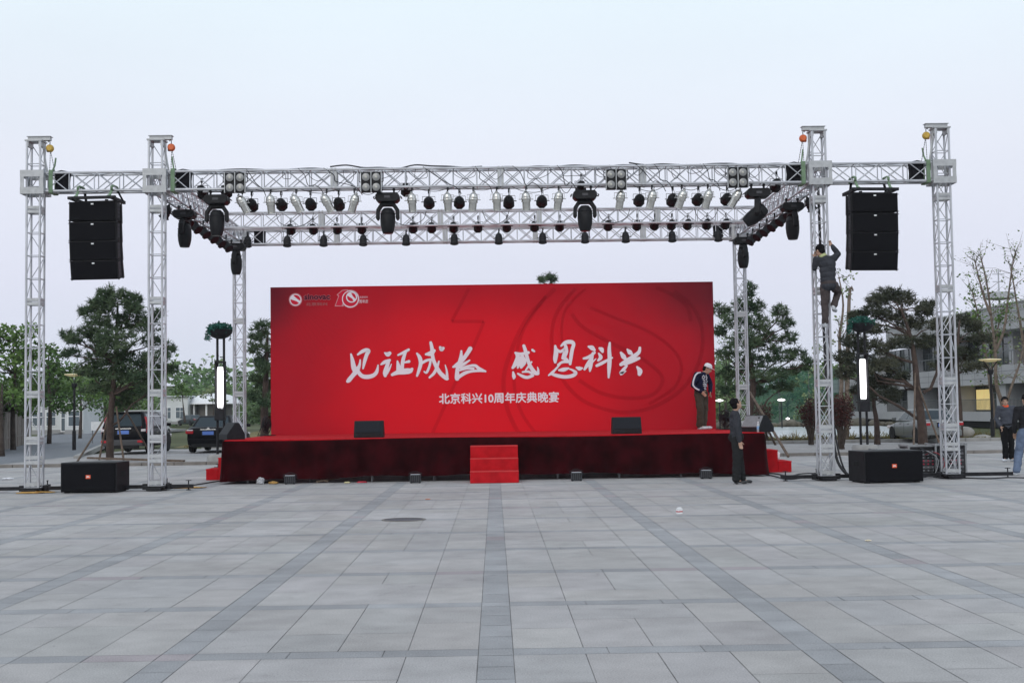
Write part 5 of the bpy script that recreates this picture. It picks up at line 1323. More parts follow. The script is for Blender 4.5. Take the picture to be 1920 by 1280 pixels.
# masts
b = at(1874, 575, 170); t_ = thing('radio_mast', 'thin far radio mast with a round platform above the grey building roof', 'mast', (b.x, 170, 0))
zt = at(1874, 505, 170).z; zp = at(1874, 556, 170).z
MB().bar((0, 0, 0), (0, 0, zt), .22, 8, .08).build('pole', mat('mast_grey', (.45, .46, .5), .6), t_)
g = MB(); g.lathe([(.3, zp-.5), (1.9, zp-.3), (1.9, zp+.5), (1.6, zp+.55), (.3, zp+.1)], 18); g.build('platform', MATS['mast_grey'], t_)
g = MB()
for z in (zp+2, zp+3): g.bar((-.8, 0, z), (.8, 0, z), .06)
g.build('aerial', MATS['mast_grey'], t_)
# low white houses on the left
def house(lab, x0, x1, Y, z0, z1, depth, wins, name='white_house', roofm=None):
    t = thing(name, lab, 'house', ((x0+x1)/2, Y, z0)); w_ = x1-x0; h = z1-z0
    MB().box((0, depth/2, h/2), (w_, depth, h)).build('wall', mat('white_render', (.60, .62, .62), .8, var=.06, scale=.8), t)
    MB().box((0, depth/2-.1, h+.09), (w_+.5, depth+.6, .18)).build('roof', roofm or mat('pale_roof', (.55, .58, .60), .7, var=.1), t, bevel=.03)
    MB().box((0, -.02, .2), (w_, .04, .4)).build('plinth', mat('grey_plinth', (.3, .3, .3), .9), t)
    for wx, wz, ww, wh in wins:
        f = MB().box((wx, -.02, wz), (ww+.16, .05, wh+.16)).build('window', white_p, t); MB().box((wx, -.05, wz), (ww, .02, wh)).build('pane', mat('house_glass', (.10, .13, .15), .15, spec=.6), f)
        g = MB(); g.box((wx, -.065, wz), (.06, .02, wh)); g.box((wx, -.065, wz+wh*.15), (ww, .02, .06)); g.build('glazing_bar', white_p, f)
    return t
a = at(60, 795, 118); b = at(150, 742, 118)
house('low white house with white framed windows beyond the curve of the road', a.x, at(136, 745, 118).x, 118, .0, b.z-.1, 7, [(-1.3, 1.4, .9, 1.2), (-.1, 1.4, .8, 1.2), (1.2, 1.2, .7, 1.8)])
house('taller white house with one wide window left of the street lamp', at(122, 745, 116).x, at(156, 745, 116).x, 116, .0, at(140, 748, 116).z, 6, [(0, 1.4, .95, 1.3)])
house('white gabled house behind the dark sedan, left of the canopy', at(300, 745, 186).x, at(352, 745, 186).x, 186, .3, at(330, 744, 186).z, 8, [(.9, 1.6, 1.2, 1.5), (-.9, 1.6, .9, 1.5)])
# domed white canopy
Yc = 190; xc = at(402, 760, Yc).x; ze = at(402, 757, Yc).z; zr = at(402, 737, Yc).z
t_ = thing('domed_canopy', 'white domed canopy on slim columns behind the planter lamp', 'canopy', (xc, Yc, 0)); r = 52*Yc/FPX
M = MB(); M.lathe([(r, ze-.05), (r*.98, ze+.08), (r*.82, ze+(zr-ze)*.50), (r*.55, ze+(zr-ze)*.82), (r*.25, zr-.03), (0, zr)], 40); M.build('dome_roof', white_p, t_, smooth=True)
for q in range(10):
    a_ = 2*math.pi*q/10+.2; MB().bar((r*.86*math.cos(a_), r*.86*math.sin(a_), 0), (r*.86*math.cos(a_), r*.86*math.sin(a_), ze), .14, 8).build('column', white_p, t_)
MB().lathe([(r*.62, 0), (r*.62, ze)], 28).build('wall', mat('canopy_wall', (.13, .12, .11), .8), t_)
# fences
def panel_fence(lab, p, q, h, post, m_, kind='boards', name='panel_fence', z0=0):
    p, q = V(p), V(q); t = thing(name, lab, 'fence', (p.x, p.y, 0)); L = (q-p).length; n = max(1, round(L/post)); d = (q-p)/n
    for i in range(n+1):
        g = MB(); c = d*i; g.bar((c.x, c.y, z0), (c.x, c.y, h+.06), .035, 8); g.build('post', frame_d if kind == 'net' else wood, t)
    for i in range(n):
        a = d*i; b_ = d*(i+1); g = MB()
        if kind == 'net':
            g.beam((a.x, a.y, h-.02), (b_.x, b_.y, h-.02), .03, .03); g.build('top_rail', frame_d, t)
            g = MB(); g.quad((a.x, a.y+.02, z0+.05), (b_.x, b_.y+.02, z0+.05), (b_.x, b_.y+.02, h-.05), (a.x, a.y+.02, h-.05)); g.build('netting', m_, t)
        else:
            nb = int(d.length/.16)
            for k in range(nb):
                u = a+d*((k+.5)/nb); g.box((u.x, u.y, z0+(h-z0)/2+random.uniform(-.03, .03)), (.145, .03, h-z0), math.atan2(d.y, d.x))
            g.build('board_panel', m_, t); g = MB(); g.beam((a.x, a.y+.05, h*.8), (b_.x, b_.y+.05, h*.8), .04, .07); g.beam((a.x, a.y+.05, h*.25), (b_.x, b_.y+.05, h*.25), .04, .07); g.build('rail', m_, t)
    return t
board = mat('grey_boards', (.20, .175, .155), .9, var=.22, scale=4)
net = mat('green_netting', (.045, .13, .105), .9, var=.2, scale=1.2, alpha=.55, spec=.05)
a = gr(-40, 862); b = gr(48, 836)
panel_fence('tall weathered board fence along the road at the left picture edge', (a.x-1.6, a.y+4, 0), (b.x-2, b.y+6, 0), 2.3, 2.4, board)
a = at(1405, 790, 106); b = at(1575, 790, 106)
panel_fence('tall green netting fence of the sports court beyond the pond', (a.x, 106, -.1), (b.x, 106, -.1), at(1480, 692, 106).z, 2.5, net, 'net', 'court_fence')
# ---------------------------------------------------------------- lamps
lamp_w = mat('lit_diffuser', (.9, .9, .92), .5, emit=(1, .98, 1), estr=2.2)
def planter_lamp(lab, px, Y, yb0, yb1, yl0, yl1, seed):
    x = at(px, yl0, Y).x; t = thing('planter_lamp', lab, 'lamp', (x, Y, .1), 0, 'planter lamps'); Z = lambda py: at(px, py, Y).z-.1
    MB().lathe([(0, -.1), (.42, -.1), (.42, .12), (.36, .2), (0, .2)], 20).build('concrete_base', kerb_m, t, smooth='auto')
    g = MB(); zt = Z(yb1)+.05
    for sx in (-1, 1):
        for sy in (1,): MB().bar((sx*.105, sy*.07, .15), (sx*.105, sy*.07, zt), .04, 10).build('post', blk_m, t, smooth='auto')
    za, zb_ = Z(yl0), Z(yl1)
    g = MB(); g.lathe([(0, zb_), (.085, zb_), (.10, zb_+.15), (.10, za-.15), (.085, za), (0, za)], 18); g.build('diffuser', lamp_w, t, smooth='auto')
    g = MB()
    g.box((0, 0, zb_-.22), (.32, .32, .36)); g.build('lamp_collar', blk_m, t, bevel=.02)
    g = MB(); g.box((0, 0, za+.16), (.32, .32, .06)); g.build('lamp_cap', blk_m, t, bevel=.01)
    g = MB()
    for sx in (-1, 1): g.box((sx*.145, .02, (za+zb_)/2), (.035, .22, za-zb_+.3))
    g.build('lamp_guard', blk_m, t)
    z0, z1 = Z(yb1), Z(yb0); r = .40
    g = MB(); g.lathe([(.12, z0-.02), (.26, z0+.04), (.37, z0+.15), (r, z0+.27), (r*.96, z0+.27), (.1, z0+.22)], 24); g.build('bowl', blk_m, t, smooth='auto')
    random.seed(seed); vs = []; fs = []
    for _ in range(1500):
        p = V((0, 0, z0+.30))+rnd_in((r*1.02, r*1.02, .20)); leaf(vs, fs, p, random.uniform(.05, .10))
    for q in range(7):
        a_ = random.uniform(2.4, 3.9) if q < 4 else random.uniform(0, 6.28); c = V((r*math.cos(a_), r*math.sin(a_), z0+.26))
        for k in range(40): leaf(vs, fs, c+V((math.cos(a_)*.002*k, 0, -.008*k))+rnd_in((.04, .04, .03)), .06)
    raw('plants', vs, fs, leafmat('planter_leaves', (.010, .05, .040), (.04, .15, .115), 6), t); return t
planter_lamp('planter lamp with a glowing tube and green plant bowl left of the stage', 413, 41.3, 603, 634, 688, 764, 3)
planter_lamp('planter lamp with a glowing tube and green plant bowl behind the right subwoofer', 1617, 41.3, 590, 622, 673, 748, 4)
def street_lamp(lab, px, pyb, pyt, Y, seed):
    b = at(px, pyb, Y); t = thing('street_lamp', lab, 'street lamp', (b.x, Y, 0), 0, 'dish street lamps'); zt = at(px, pyt, Y).z
    MB().tube([(0, 0, 0), (0, 0, .9), (0, 0, .92), (0, 0, zt-.5)], [.085, .085, .055, .05], 12).build('pole', blk_m, t, smooth='auto')
    g = MB()
    for q in range(4):
        a_ = q*math.pi/2+.5; g.tube([(0, 0, zt-.55), (.16*math.cos(a_), .16*math.sin(a_), zt-.3), (.40*math.cos(a_), .40*math.sin(a_), zt-.05)], .014)
    g.build('bracket', blk_m, t)
    MB().lathe([(.09, zt-.62), (.12, zt-.52), (.12, zt-.42), (0, zt-.40)], 14).build('lamp_head', blk_m, t, smooth='auto')
    MB().lathe([(.0, zt-.10), (.22, zt-.085), (.44, zt-.02), (.46, zt), (.43, zt+.02), (0, zt+.05)], 24).build('reflector_dish', mat('lit_dish', (.62, .55, .36), .5, emit=(1, .82, .42), estr=.22), t, smooth='auto')
    return t
street_lamp('dish street lamp by the curving road on the left', 139, 838, 702, 60, 1)
street_lamp('dish street lamp in front of the grey building on the right', 1862, 835, 674, 54, 2)
def globe_lamp(lab, px, py, Y, r=.16):
    p = at(px, py, Y); t = thing('garden_lamp', lab, 'lamp', (p.x, Y, 0), 0, 'small far garden lamps')
    MB().bar((0, 0, 0), (0, 0, p.z-.05), .05, 8).build('pole', blk_m, t)
    MB().lathe([(0, p.z-.08), (r, p.z-.02), (r*1.1, p.z+.04), (0, p.z+.12)], 14).build('shade', mat('lamp_glow', (.9, .9, .9), .5, emit=(1, .95, .98), estr=2.2), t, smooth=True)
globe_lamp('small lit garden lamp seen just right of the banner edge', 1349, 751, 92, .26); globe_lamp('small lit garden lamp beyond the pond right of the rear right tower', 1465, 750, 92, .26); globe_lamp('tiny lit lamp low on the far pond bank', 1477, 785, 98, .14)
p = at(1676, 812, 53); t_ = thing('bollard_light', 'low bollard light with a lit head left of the silver sedan', 'bollard', (p.x, 53, .05))
MB().bar((0, 0, 0), (0, 0, p.z-.12), .10, 12).build('post', blk_m, t_); MB().bar((0, 0, p.z-.12), (0, 0, p.z+.14), .09, 12).build('lit_head', mat('bollard_glow', (.9, .9, 1), .5, emit=(.75, .72, 1), estr=1.5), t_); MB().bar((0, 0, p.z+.14), (0, 0, p.z+.18), .11, 12).build('cap', blk_m, t_)
p = at(183, 800, 75); t_ = thing('sign_board', 'small white sign board on two legs on the grass by the road', 'sign', (p.x, 75, 0))
MB().box((0, 0, p.z+.05), (.75, .04, .5)).build('panel', white_p, t_)
for s in (-.3, .3): MB().bar((s, .03, 0), (s, .03, p.z), .025).build('leg', frame_d, t_)
# ---------------------------------------------------------------- cars
glass_c = mat('car_glass', (.022, .036, .044), .15, spec=.28)
tail_m = mat('tail_light', (.42, .012, .02), .25, var=.2, scale=12)
tail_w = mat('tail_light_clear', (.60, .55, .56), .2)
plate_m = mat('blue_plate', (.10, .20, .56), .5)
def car(lab, loc, rz, paint, L=4.6, W=1.80, H=1.45, kind='sedan', lights='wrap', group=None, wheel=.32, belt=.92):
    t = thing('parked_car', lab, 'car', loc, rz, 'parked cars'); hw = W/2
    if kind == 'sedan':
        st = [(-L/2, .42, .86, .80), (-L/2+.06, .30, .98, .88), (-L/2+.30, .24, 1.02, .97), (-L/2+.9, .22, 1.01, 1), (-.3, .2, .95, 1), (.8, .2, .93, 1), (1.1, .22, .90, .99), (L/2-.5, .24, .78, .95), (L/2-.1, .30, .66, .84), (L/2, .38, .58, .74)]
        cab = dict(b0=-L/2+.62, t0=-L/2+1.25, t1=.35, b1=1.25, zb=.95, hb=hw*.93, ht=hw*.70)
    else:
        st = [(-L/2, .45, .95, .90), (-L/2+.07, .34, 1.05, .96), (-L/2+.30, .30, 1.06, .99), (-.3, .28, 1.04, 1), (.9, .28, 1.02, 1), (1.2, .28, .99, .98), (L/2-.4, .32, .88, .94), (L/2, .45, .70, .78)]
        cab = dict(b0=-L/2+.06, t0=-L/2+.38, t1=.55, b1=1.35, zb=1.03, hb=hw*.95, ht=hw*.76)
    prof = [(.86, 0), (.97, .12), (1.0, .38), (1.0, .62), (.985, .84), (.93, .96), (.80, 1.0)]
    g = MB(); vs = []; fs = []; n = 2*len(prof)
    for y, z0, z1, w_ in st:
        ring = [(hw*w_*a, y, z0+(z1-z0)*b) for a, b in prof]; vs += ring + [(-x, yy_, z) for x, yy_, z in reversed(ring)]
    for i in range(len(st)-1):
        for k in range(n): k2 = (k+1) % n; fs.append((i*n+k, i*n+k2, (i+1)*n+k2, (i+1)*n+k))
    fs.append(tuple(range(n))); fs.append(tuple(reversed(range((len(st)-1)*n, len(st)*n))))
    g.add(vs, fs); body = g.build('body', paint, t, smooth='auto', bevel=.02, angle=45)
    c = cab; zt = H-.03
    q = [(c['hb'], c['b0'], c['zb']), (c['hb'], c['b1'], c['zb']), (c['ht'], c['t1'], zt), (c['ht'], c['t0'], zt)]
    ym = (c['t0']+c['t1'])/2
    Rr = [V(p) for p in q]; Ll = [V((-p[0], p[1], p[2])) for p in q]
    g = MB(); top = [V((c['ht']*.9, c['t0']+.08, H)), V((c['ht']*.9, c['t1']-.08, H)), V((-c['ht']*.9, c['t1']-.08, H)), V((-c['ht']*.9, c['t0']+.08, H))]
    g.add(Rr+Ll+top, [(0, 1, 2, 3), (7, 6, 5, 4), (0, 3, 7, 4), (1, 5, 6, 2), (3, 2, 9, 8), (2, 6, 10, 9), (6, 7, 11, 10), (7, 3, 8, 11), (8, 9, 10, 11)])
    g.build('cabin', paint, t, smooth='auto', bevel=.045)
    def win(a, b, c_, d, u0, u1, v0, v1, name):
        f = lambda u, v: (a.lerp(b, u)).lerp(d.lerp(c_, u), v)
        P_ = [f(u0, v0), f(u1, v0), f(u1, v1), f(u0, v1)]; nrm = (P_[1]-P_[0]).cross(P_[3]-P_[0]).normalized(); ctr = sum(P_, V())/4
        if nrm.dot(ctr-V((0, ym, 1.1))) < 0: nrm = -nrm
        g = MB(); o = [p+nrm*.010 for p in P_]; i_ = [p-nrm*.02 for p in P_]; g.add(o+i_, [(0, 1, 2, 3), (7, 6, 5, 4), (0, 4, 5, 1), (1, 5, 6, 2), (2, 6, 7, 3), (3, 7, 4, 0)]); g.build(name, glass_c, t, bevel=.006)
    win(Rr[0], Ll[0], Ll[3], Rr[3], .08, .92, .10, .90, 'rear_window'); win(Ll[1], Rr[1], Rr[2], Ll[2], .07, .93, .08, .92, 'windscreen')
    for S_ in (Rr, Ll):
        win(S_[0], S_[1], S_[2], S_[3], .16 if kind == 'sedan' else .08, .50, .10, .90, 'side_window'); win(S_[0], S_[1], S_[2], S_[3], .53, .88, .10, .90, 'side_window')
    for sx in (-1, 1):
        for y in (-L/2+.95, L/2-.85):
            w_ = bpy.data.objects.new('wheel', None); COL.objects.link(w_); w_.parent = t; w_.location = (sx*(hw-.11), y, wheel)
            Mx = MX.Rotation(R(90), 4, 'Y')
            MB().lathe([(wheel*.62, -.10), (wheel*.94, -.11), (wheel, -.06), (wheel, .06), (wheel*.94, .11), (wheel*.62, .10)], 24, Mx).build('tyre', rubber, w_, smooth='auto')
            g = MB(); g.lathe([(0, -.06), (wheel*.63, -.06), (wheel*.63, .06), (0, .06)], 20, Mx); g.build('rim_well', blk, w_)
            g = MB()
            for k in range(5):
                a_ = 2*math.pi*k/5; 
                for s in (-1, 1): g.beam((s*.075, 0, 0), (s*.075, wheel*.62*math.cos(a_), wheel*.62*math.sin(a_)), .03, .07)
            for s in (-1, 1): g.lathe([(wheel*.56, s*.07), (wheel*.65, s*.09), (wheel*.65, s*.06), (wheel*.56, s*.06)], 20, Mx)
            g.build('rim', alu, w_)
            g = MB(); g.prism([(y+(wheel+.06)*math.cos(a_), wheel+(wheel+.06)*math.sin(a_)) for a_ in [math.pi*k/12-.1 for k in range(13)]] , sx*(hw*1.003-.012), sx*(hw*1.003), 'x'); g.build('wheel_arch', rubber, t)
    yb = -L/2
    g = MB(); g.box((0, yb+.02, .44), (W*.86, .22, .26)); g.build('bumper', paint if kind == 'sedan' else mat('bumper_grey', (.045, .046, .05), .6), t, bevel=.05)
    g = MB(); g.box((0, yb-.075 if kind != 'sedan' else yb-.10, .29), (W*.70, .10, .14)); g.build('bumper_skirt', rubber, t, bevel=.02)
    zp = .78 if kind == 'sedan' else .86
    pl = MB().box((0, yb-.012, zp), (.44, .02, .14)).build('number_plate', plate_m, t); MB().box((0, yb-.005, zp), (.56, .018, .22)).build('plate_recess', blk, t, bevel=.006)
    MB().box((0, yb-.016, zp+.135), (.62, .03, .035)).build('chrome_strip', chrome, t, bevel=.005)
    for sx in (-1, 1):
        if lights == 'tall':
            g = MB(); g.add([V((sx*hw*.99, yb+.10, .82)), V((sx*hw*.72, yb-.005, .82)), V((sx*hw*.76, yb+.06, 1.05)), V((sx*hw*.78, yb+.30, 1.46)), V((sx*hw*.90, yb+.42, 1.46)), V((sx*hw*.985, yb+.30, 1.05)),
                             V((sx*hw*.9, yb+.25, .82)), V((sx*hw*.72, yb+.2, .82)), V((sx*hw*.76, yb+.3, 1.05)), V((sx*hw*.72, yb+.5, 1.46)), V((sx*hw*.82, yb+.55, 1.46)), V((sx*hw*.9, yb+.5, 1.05))],
                            [(0, 1, 2, 5), (5, 2, 3, 4), (6, 7, 1, 0), (1, 7, 8, 2), (2, 8, 9, 3), (3, 9, 10, 4), (4, 10, 11, 5), (5, 11, 6, 0)]); l = g.build('tail_light', tail_m, t, bevel=.01)
            MB().box((sx*hw*.86, yb+.015, .93), (.17, .10, .10)).build('reverse_lamp', tail_w, l, bevel=.02)
        else:
            l = MB().box((sx*hw*.80, yb+.035, .83), (.30, .16, .15)).build('tail_light', tail_m, t, bevel=.035)
            MB().box((sx*hw*.78, yb-.02, .895), (.24, .10, .05)).build('reverse_lamp', tail_w, l, bevel=.015)
        h_ = MB().box((sx*hw*.72, L/2-.10, .66), (.36, .22, .13)).build('headlight', tail_w, t, bevel=.03)
        g = MB(); g.box((sx*(hw+.08), c['b1']-.30, c['zb']+.09), (.20, .09, .13)); g.build('wing_mirror', paint, t, bevel=.025)
        for yy_ in (-.55, .45): MB().box((sx*(hw+.004), yy_, .82), (.02, .16, .03)).build('door_handle', chrome if kind != 'sedan' else paint, t)
        for yy_ in (c['b1']-.12, -.05, -L/2+1.15): MB().box((sx*hw*1.001, yy_, .62), (.006, .012, .52)).build('door_seam', blk, t)
    if kind != 'sedan':
        MB().box((0, yb+.36, H-.03), (W*.66, .20, .04)).build('roof_spoiler', paint, t, bevel=.012); MB().tube([(0, yb+.09, 1.10), (.30, yb+.20, 1.22)], .012).build('rear_wiper', blk, t)
        g = MB()
        for sx in (-1, 1): g.box((sx*hw*.78, yb-.095, .50), (.26, .03, .09))
        g.build('reflector', tail_m, t)
    else:
        MB().lathe([(0, .0), (.05, 0), (.05, .012), (0, .012)], 14, MX.Translation((0, yb+.035, .955)) @ MX.Rotation(R(90), 4, 'X')).build('badge', chrome, t)
    return t
pb = mat('black_car_paint', (.004, .004, .006), .4, 0, spec=.10); pg = mat('grey_car_paint', (.17, .18, .178), .3, .3, spec=.4); pw = mat('white_car_paint', (.42, .43, .43), .4, spec=.3); pd = mat('teal_grey_car_paint', (.03, .042, .046), .35, spec=.3)
car('black sport utility vehicle with tall red tail lights parked behind the left pine', (at(233, 848, 51).x, 53.0, .06), R(1), pb, 4.55, 1.80, 1.66, 'suv', 'tall', wheel=.36)
car('black sedan seen from behind, parked left of the planter lamp', (at(388, 850, 51).x, 53.4, .06), R(1), pb, 4.75, 1.82, 1.46)
car('silver grey sedan parked behind the flight cases on the right', (at(1766, 833, 49.5).x, 51.6, .06), R(2), pg, 4.75, 1.80, 1.47).scale = (.9, .9, .9)
p = at(358, 796, 172); car('dark teal sedan parked far off in front of the domed canopy', (p.x, 172, p.z-.12), R(42), pd, 4.6, 1.78, 1.42)
p = at(113, 800, 150); car('far white car half hidden behind the roadside greenery', (p.x, 150, p.z-.6), R(25), pw, 4.5, 1.75, 1.45)
p = at(254, 835, 66); car('white van partly hidden behind the black sport utility vehicle', (p.x, 68, .12), R(2), mat('silver_van_paint', (.55, .56, .55), .5, spec=.3), 4.6, 1.75, 1.72, 'suv', 'tall', wheel=.34)
# ---------------------------------------------------------------- people
skin = mat('skin', (.42, .26, .185), .55, var=.06, scale=14); hairm = mat('black_hair', (.008, .007, .008), .75, var=.4, scale=40, bump=.5, bscale=60, spec=.12)
def jk(name, c, **k): return mat(name, c, .9, var=.16, scale=9, bump=.35, bscale=14, spec=.15, **k)
def chain(g, pts, rad, n=10):
    """rounded tapering limb"""
    g.tube(pts, rad, n)
    for p, r in zip(pts, rad): g.ell(p, r, n, 6)
def voxel(g, name, m_, parent, vox, sm=4):
    o = g.build('tmp', None); md = o.modifiers.new('r', 'REMESH'); md.mode = 'VOXEL'; md.voxel_size = vox; md.use_smooth_shade = True
    s = o.modifiers.new('s', 'SMOOTH'); s.iterations = sm; s.factor = .5
    bpy.context.view_layer.update(); me = bpy.data.meshes.new_from_object(o.evaluated_get(bpy.context.evaluated_depsgraph_get()))
    me.name = name; me.materials.clear(); me.materials.append(m_); me.polygons.foreach_set('use_smooth', [True]*len(me.polygons))
    bpy.data.objects.remove(o); o = bpy.data.objects.new(name, me); COL.objects.link(o); o.parent = parent; return o
def person(lab, loc, J, jacket, trousers, shoes, rz=0, cap=None, collar=None, grip=(False, False), hem=.0, flare=.0, shirt_len=.02):
    """J: joints (x right, y away, z up) in metres: pel chest neck head face(dir) up(dir) and L/R sh el wr hip kn an toe"""
    t = thing('person', lab, 'person', loc, rz, 'people'); j = {k: V(v) for k, v in J.items() if not isinstance(v, float)}
    f = j['face'].normalized(); up = j['up'].normalized(); up = (up-f*up.dot(f)).normalized(); sd_ = f.cross(up)
    H = j['head']; Mh = MX((sd_, f, up)).transposed()
    E = lambda x, y, z: H + Mh @ V((x, y, z))
    g = MB()
    g.ell(E(0, -.008, .025), (.076, .094, .095), 14, 10, Mh); g.ell(E(0, .018, -.035), (.062, .072, .085), 14, 10, Mh); g.ell(E(0, .045, -.085), (.038, .035, .03), 10, 6, Mh)
    g.tube([E(0, .085, .025), E(0, .106, -.018), E(0, .085, -.032)], [.010, .015, .012], 8); g.ell(E(0, .082, -.058), (.024, .012, .011), 8, 6, Mh)
    for s in (-1, 1): g.ell(E(s*.076, -.005, -.005), (.012, .022, .034), 8, 6, Mh); g.ell(E(s*.033, .082, .03), (.022, .012, .008), 8, 5, Mh)
    chain(g, [j['neck']+V((0, 0, -.06)), j['neck'], E(0, -.015, -.06)], [.062, .052, .055])
    chain(g, [j['pel'], j['pel'].lerp(j['chest'], .5), j['chest'], j['chest'].lerp(j['neck'], .6)], [.10, .09, .095, .065], 12)
    for S_ in 'LR':
        chain(g, [j['chest'].lerp(j['neck'], .5), j[S_+'sh']], [.06, .045]); chain(g, [j[S_+'sh'], j[S_+'sh'].lerp(j[S_+'el'], .4), j[S_+'el'], j[S_+'el'].lerp(j[S_+'wr'], .35), j[S_+'wr']], [.046, .042, .033, .034, .024])
        chain(g, [j[S_+'hip'], j[S_+'hip'].lerp(j[S_+'kn'], .4), j[S_+'kn'], j[S_+'kn'].lerp(j[S_+'an'], .35), j[S_+'an']], [.075, .066, .048, .042, .028]); chain(g, [j[S_+'an'], j[S_+'toe']], [.026, .016])
        # hand: palm, four fingers, thumb
        d = (j[S_+'wr']-j[S_+'el']).normalized(); gd = V(J.get(S_+'curl', (0, 0, 0)))
        side = d.cross(V(J.get(S_+'palm', (0, 1, 0)))); side = side.normalized() if side.length > .1 else d.orthogonal().normalized(); nm = side.cross(d).normalized()
        w0 = j[S_+'wr']; pc = w0+d*.05
        for q in (-1.5, -.5, .5, 1.5): g.tube([w0+side*q*.010, w0+d*.085+side*q*.020], [.014, .0125], 8)
        curl = 1.25 if grip['LR'.index(S_)] else .38
        for q, ln in zip((-1.5, -.5, .5, 1.5), (.062, .078, .084, .074)):
            p = w0+d*.085+side*q*.020; dd = d.copy()
            for k in range(3):
                dd.rotate(MX.Rotation(-curl*(.55 if k == 0 else .75), 3, side)); pn = p+dd*ln*(.45, .32, .26)[k]; g.tube([p, pn], [.0095-.001*k, .0088-.001*k], 7); g.ell(pn, .0088-.001*k, 7, 5); p = pn
        p = w0+d*.03+side*.030; dd = (d*.75+side*.75+nm*.35).normalized()
        for k in range(2):
            pn = p+dd*(.042, .032)[k]; g.tube([p, pn], [.0125-.002*k, .011-.002*k], 7); g.ell(pn, .011-.002*k, 7, 5); p = pn; dd = (dd+d*.5+nm*.3).normalized()
    voxel(g, 'body', skin, t, .0075, 2)
    for s in (-1, 1):
        g = MB(); g.ell(E(s*.032, .080, .014), (.014, .008, .007), 8, 6, Mh); g.build('eye', mat('eye_dark', (.02, .015, .012), .3), t)
        g = MB(); g.tube([E(s*.014, .092, .034), E(s*.034, .090, .040), E(s*.052, .078, .034)], [.005, .006, .003], 6); g.build('eyebrow', hairm, t)
    g = MB(); g.tube([E(-.022, .088, -.058), E(0, .094, -.057), E(.022, .088, -.058)], .005, 6); g.build('lips', mat('lips', (.30, .12, .10), .5), t)
    g = MB(); random.seed(len(lab))
    g.ell(E(0, -.022, .042), (.087, .096, .090), 18, 12, Mh); g.ell(E(0, -.058, -.015), (.074, .058, .075), 14, 10, Mh)
    if not cap:
        for _ in range(90):
            a_ = random.uniform(0, 6.28); b_ = random.uniform(.15, 1.45); r_ = .088
            p = E(r_*math.cos(a_)*math.sin(b_), -.022+r_*1.05*math.sin(a_)*math.sin(b_), .042+r_*math.cos(b_))
            if (p-H).dot(f) > .075 and (p-H).dot(up) < .05: continue
            g.ell(p, random.uniform(.012, .02), 6, 5)
        for s in (-1, 1): g.ell(E(s*.072, .015, .03), (.016, .03, .04), 8, 6, Mh)
    voxel(g, 'hair', hairm, t, .008, 1)
    if cap:
        g = MB(); g.lathe([(.0, .125), (.05, .118), (.082, .09), (.096, .045), (.098, .02), (.09, .018), (.0, .03)], 18, MX.Translation(E(0, -.008, .018)) @ Mh.to_4x4() @ MX.Scale(1.08, 4, (0, 1, 0))); c = g.build('cap', cap, t, smooth=True)
        bq = MX.Translation(E(0, -.008, .018)) @ Mh.to_4x4() @ MX.Rotation(J.get('brim', 0), 4, 'Z'); g = MB(bq); out = [(.095*math.cos(a_), .06+.125*math.sin(a_)) for a_ in [math.pi*k/10 for k in range(11)]]
        g.prism([(.095, .03)]+out+[(-.095, .03)], .026, .034, 'z'); g.build('brim', cap, c, bevel=.003)
    # jacket
    g = MB(); lo = j['pel'].lerp(j['chest'], shirt_len)
    axis = (j['Lsh']-j['Rsh']).normalized()
    for u, rx, ry in ((0, .165, .125), (.25, .165, .125), (.5, .17, .125), (.75, .18, .128), (1.0, .185, .125)):
        c = lo.lerp(j['chest'], u); fwd = axis.cross(V((0, 0, 1))); fwd = fwd.normalized() if fwd.length > .1 else V((0, 1, 0)); Mb = MX((axis, fwd, axis.cross(fwd)*-1 if axis.cross(fwd).z < 0 else axis.cross(fwd))).transposed()
        g.ell(c, (rx, ry, .115), 16, 10, Mb)
    chain(g, [j['chest'], j['chest'].lerp(j['neck'], .75)], [.125, .082], 12)
    for S_ in 'LR':
        chain(g, [j['chest'].lerp(j['neck'], .45), j[S_+'sh']], [.105, .078]); e2 = j[S_+'el'].lerp(j[S_+'wr'], J.get('sleeve', .94))
        m1 = j[S_+'el'].lerp(e2, .5); chain(g, [j[S_+'sh'], j[S_+'sh'].lerp(j[S_+'el'], .5), j[S_+'el'], m1, e2], [.078, .070, .060, .056, .047])
    jo = voxel(g, 'jacket', jacket, t, .011, 3)
    tex = bpy.data.textures.get('folds') or bpy.data.textures.new('folds', 'CLOUDS'); tex.noise_scale = .10
    def folds(o, s=.03):
        d = o.modifiers.new('folds', 'DISPLACE'); d.texture = tex; d.strength = s; d.mid_level = .5; d.texture_coords = 'LOCAL'
    folds(jo)
    if collar:
        g = MB(); nk = j['neck']; ax = (E(0, 0, -.05)-j['chest']).normalized(); q = ax.to_track_quat('Z', 'Y').to_matrix().to_4x4(); g.lathe([(.078, -.03), (.088, -.01), (.070, .035), (.060, .032), (.07, -.005)], 16, MX.Translation(nk) @ q); g.build('collar', collar, jo, smooth=True)
    # trousers
    g = MB(); g.ell(j['pel']+V((0, 0, .02)), (.16, .125, .12), 16, 10)
    for S_ in 'LR':
        chain(g, [j['pel'].lerp(j[S_+'hip'], .6)+V((0, 0, .0)), j[S_+'hip'], j[S_+'hip'].lerp(j[S_+'kn'], .45), j[S_+'kn'], j[S_+'kn'].lerp(j[S_+'an'], .5), j[S_+'kn'].lerp(j[S_+'an'], .96)], [.115, .108, .098, .078+flare*.5, .072+flare, .068+flare], 12)
    to = voxel(g, 'trousers', trousers, t, .011, 3); folds(to, .036)
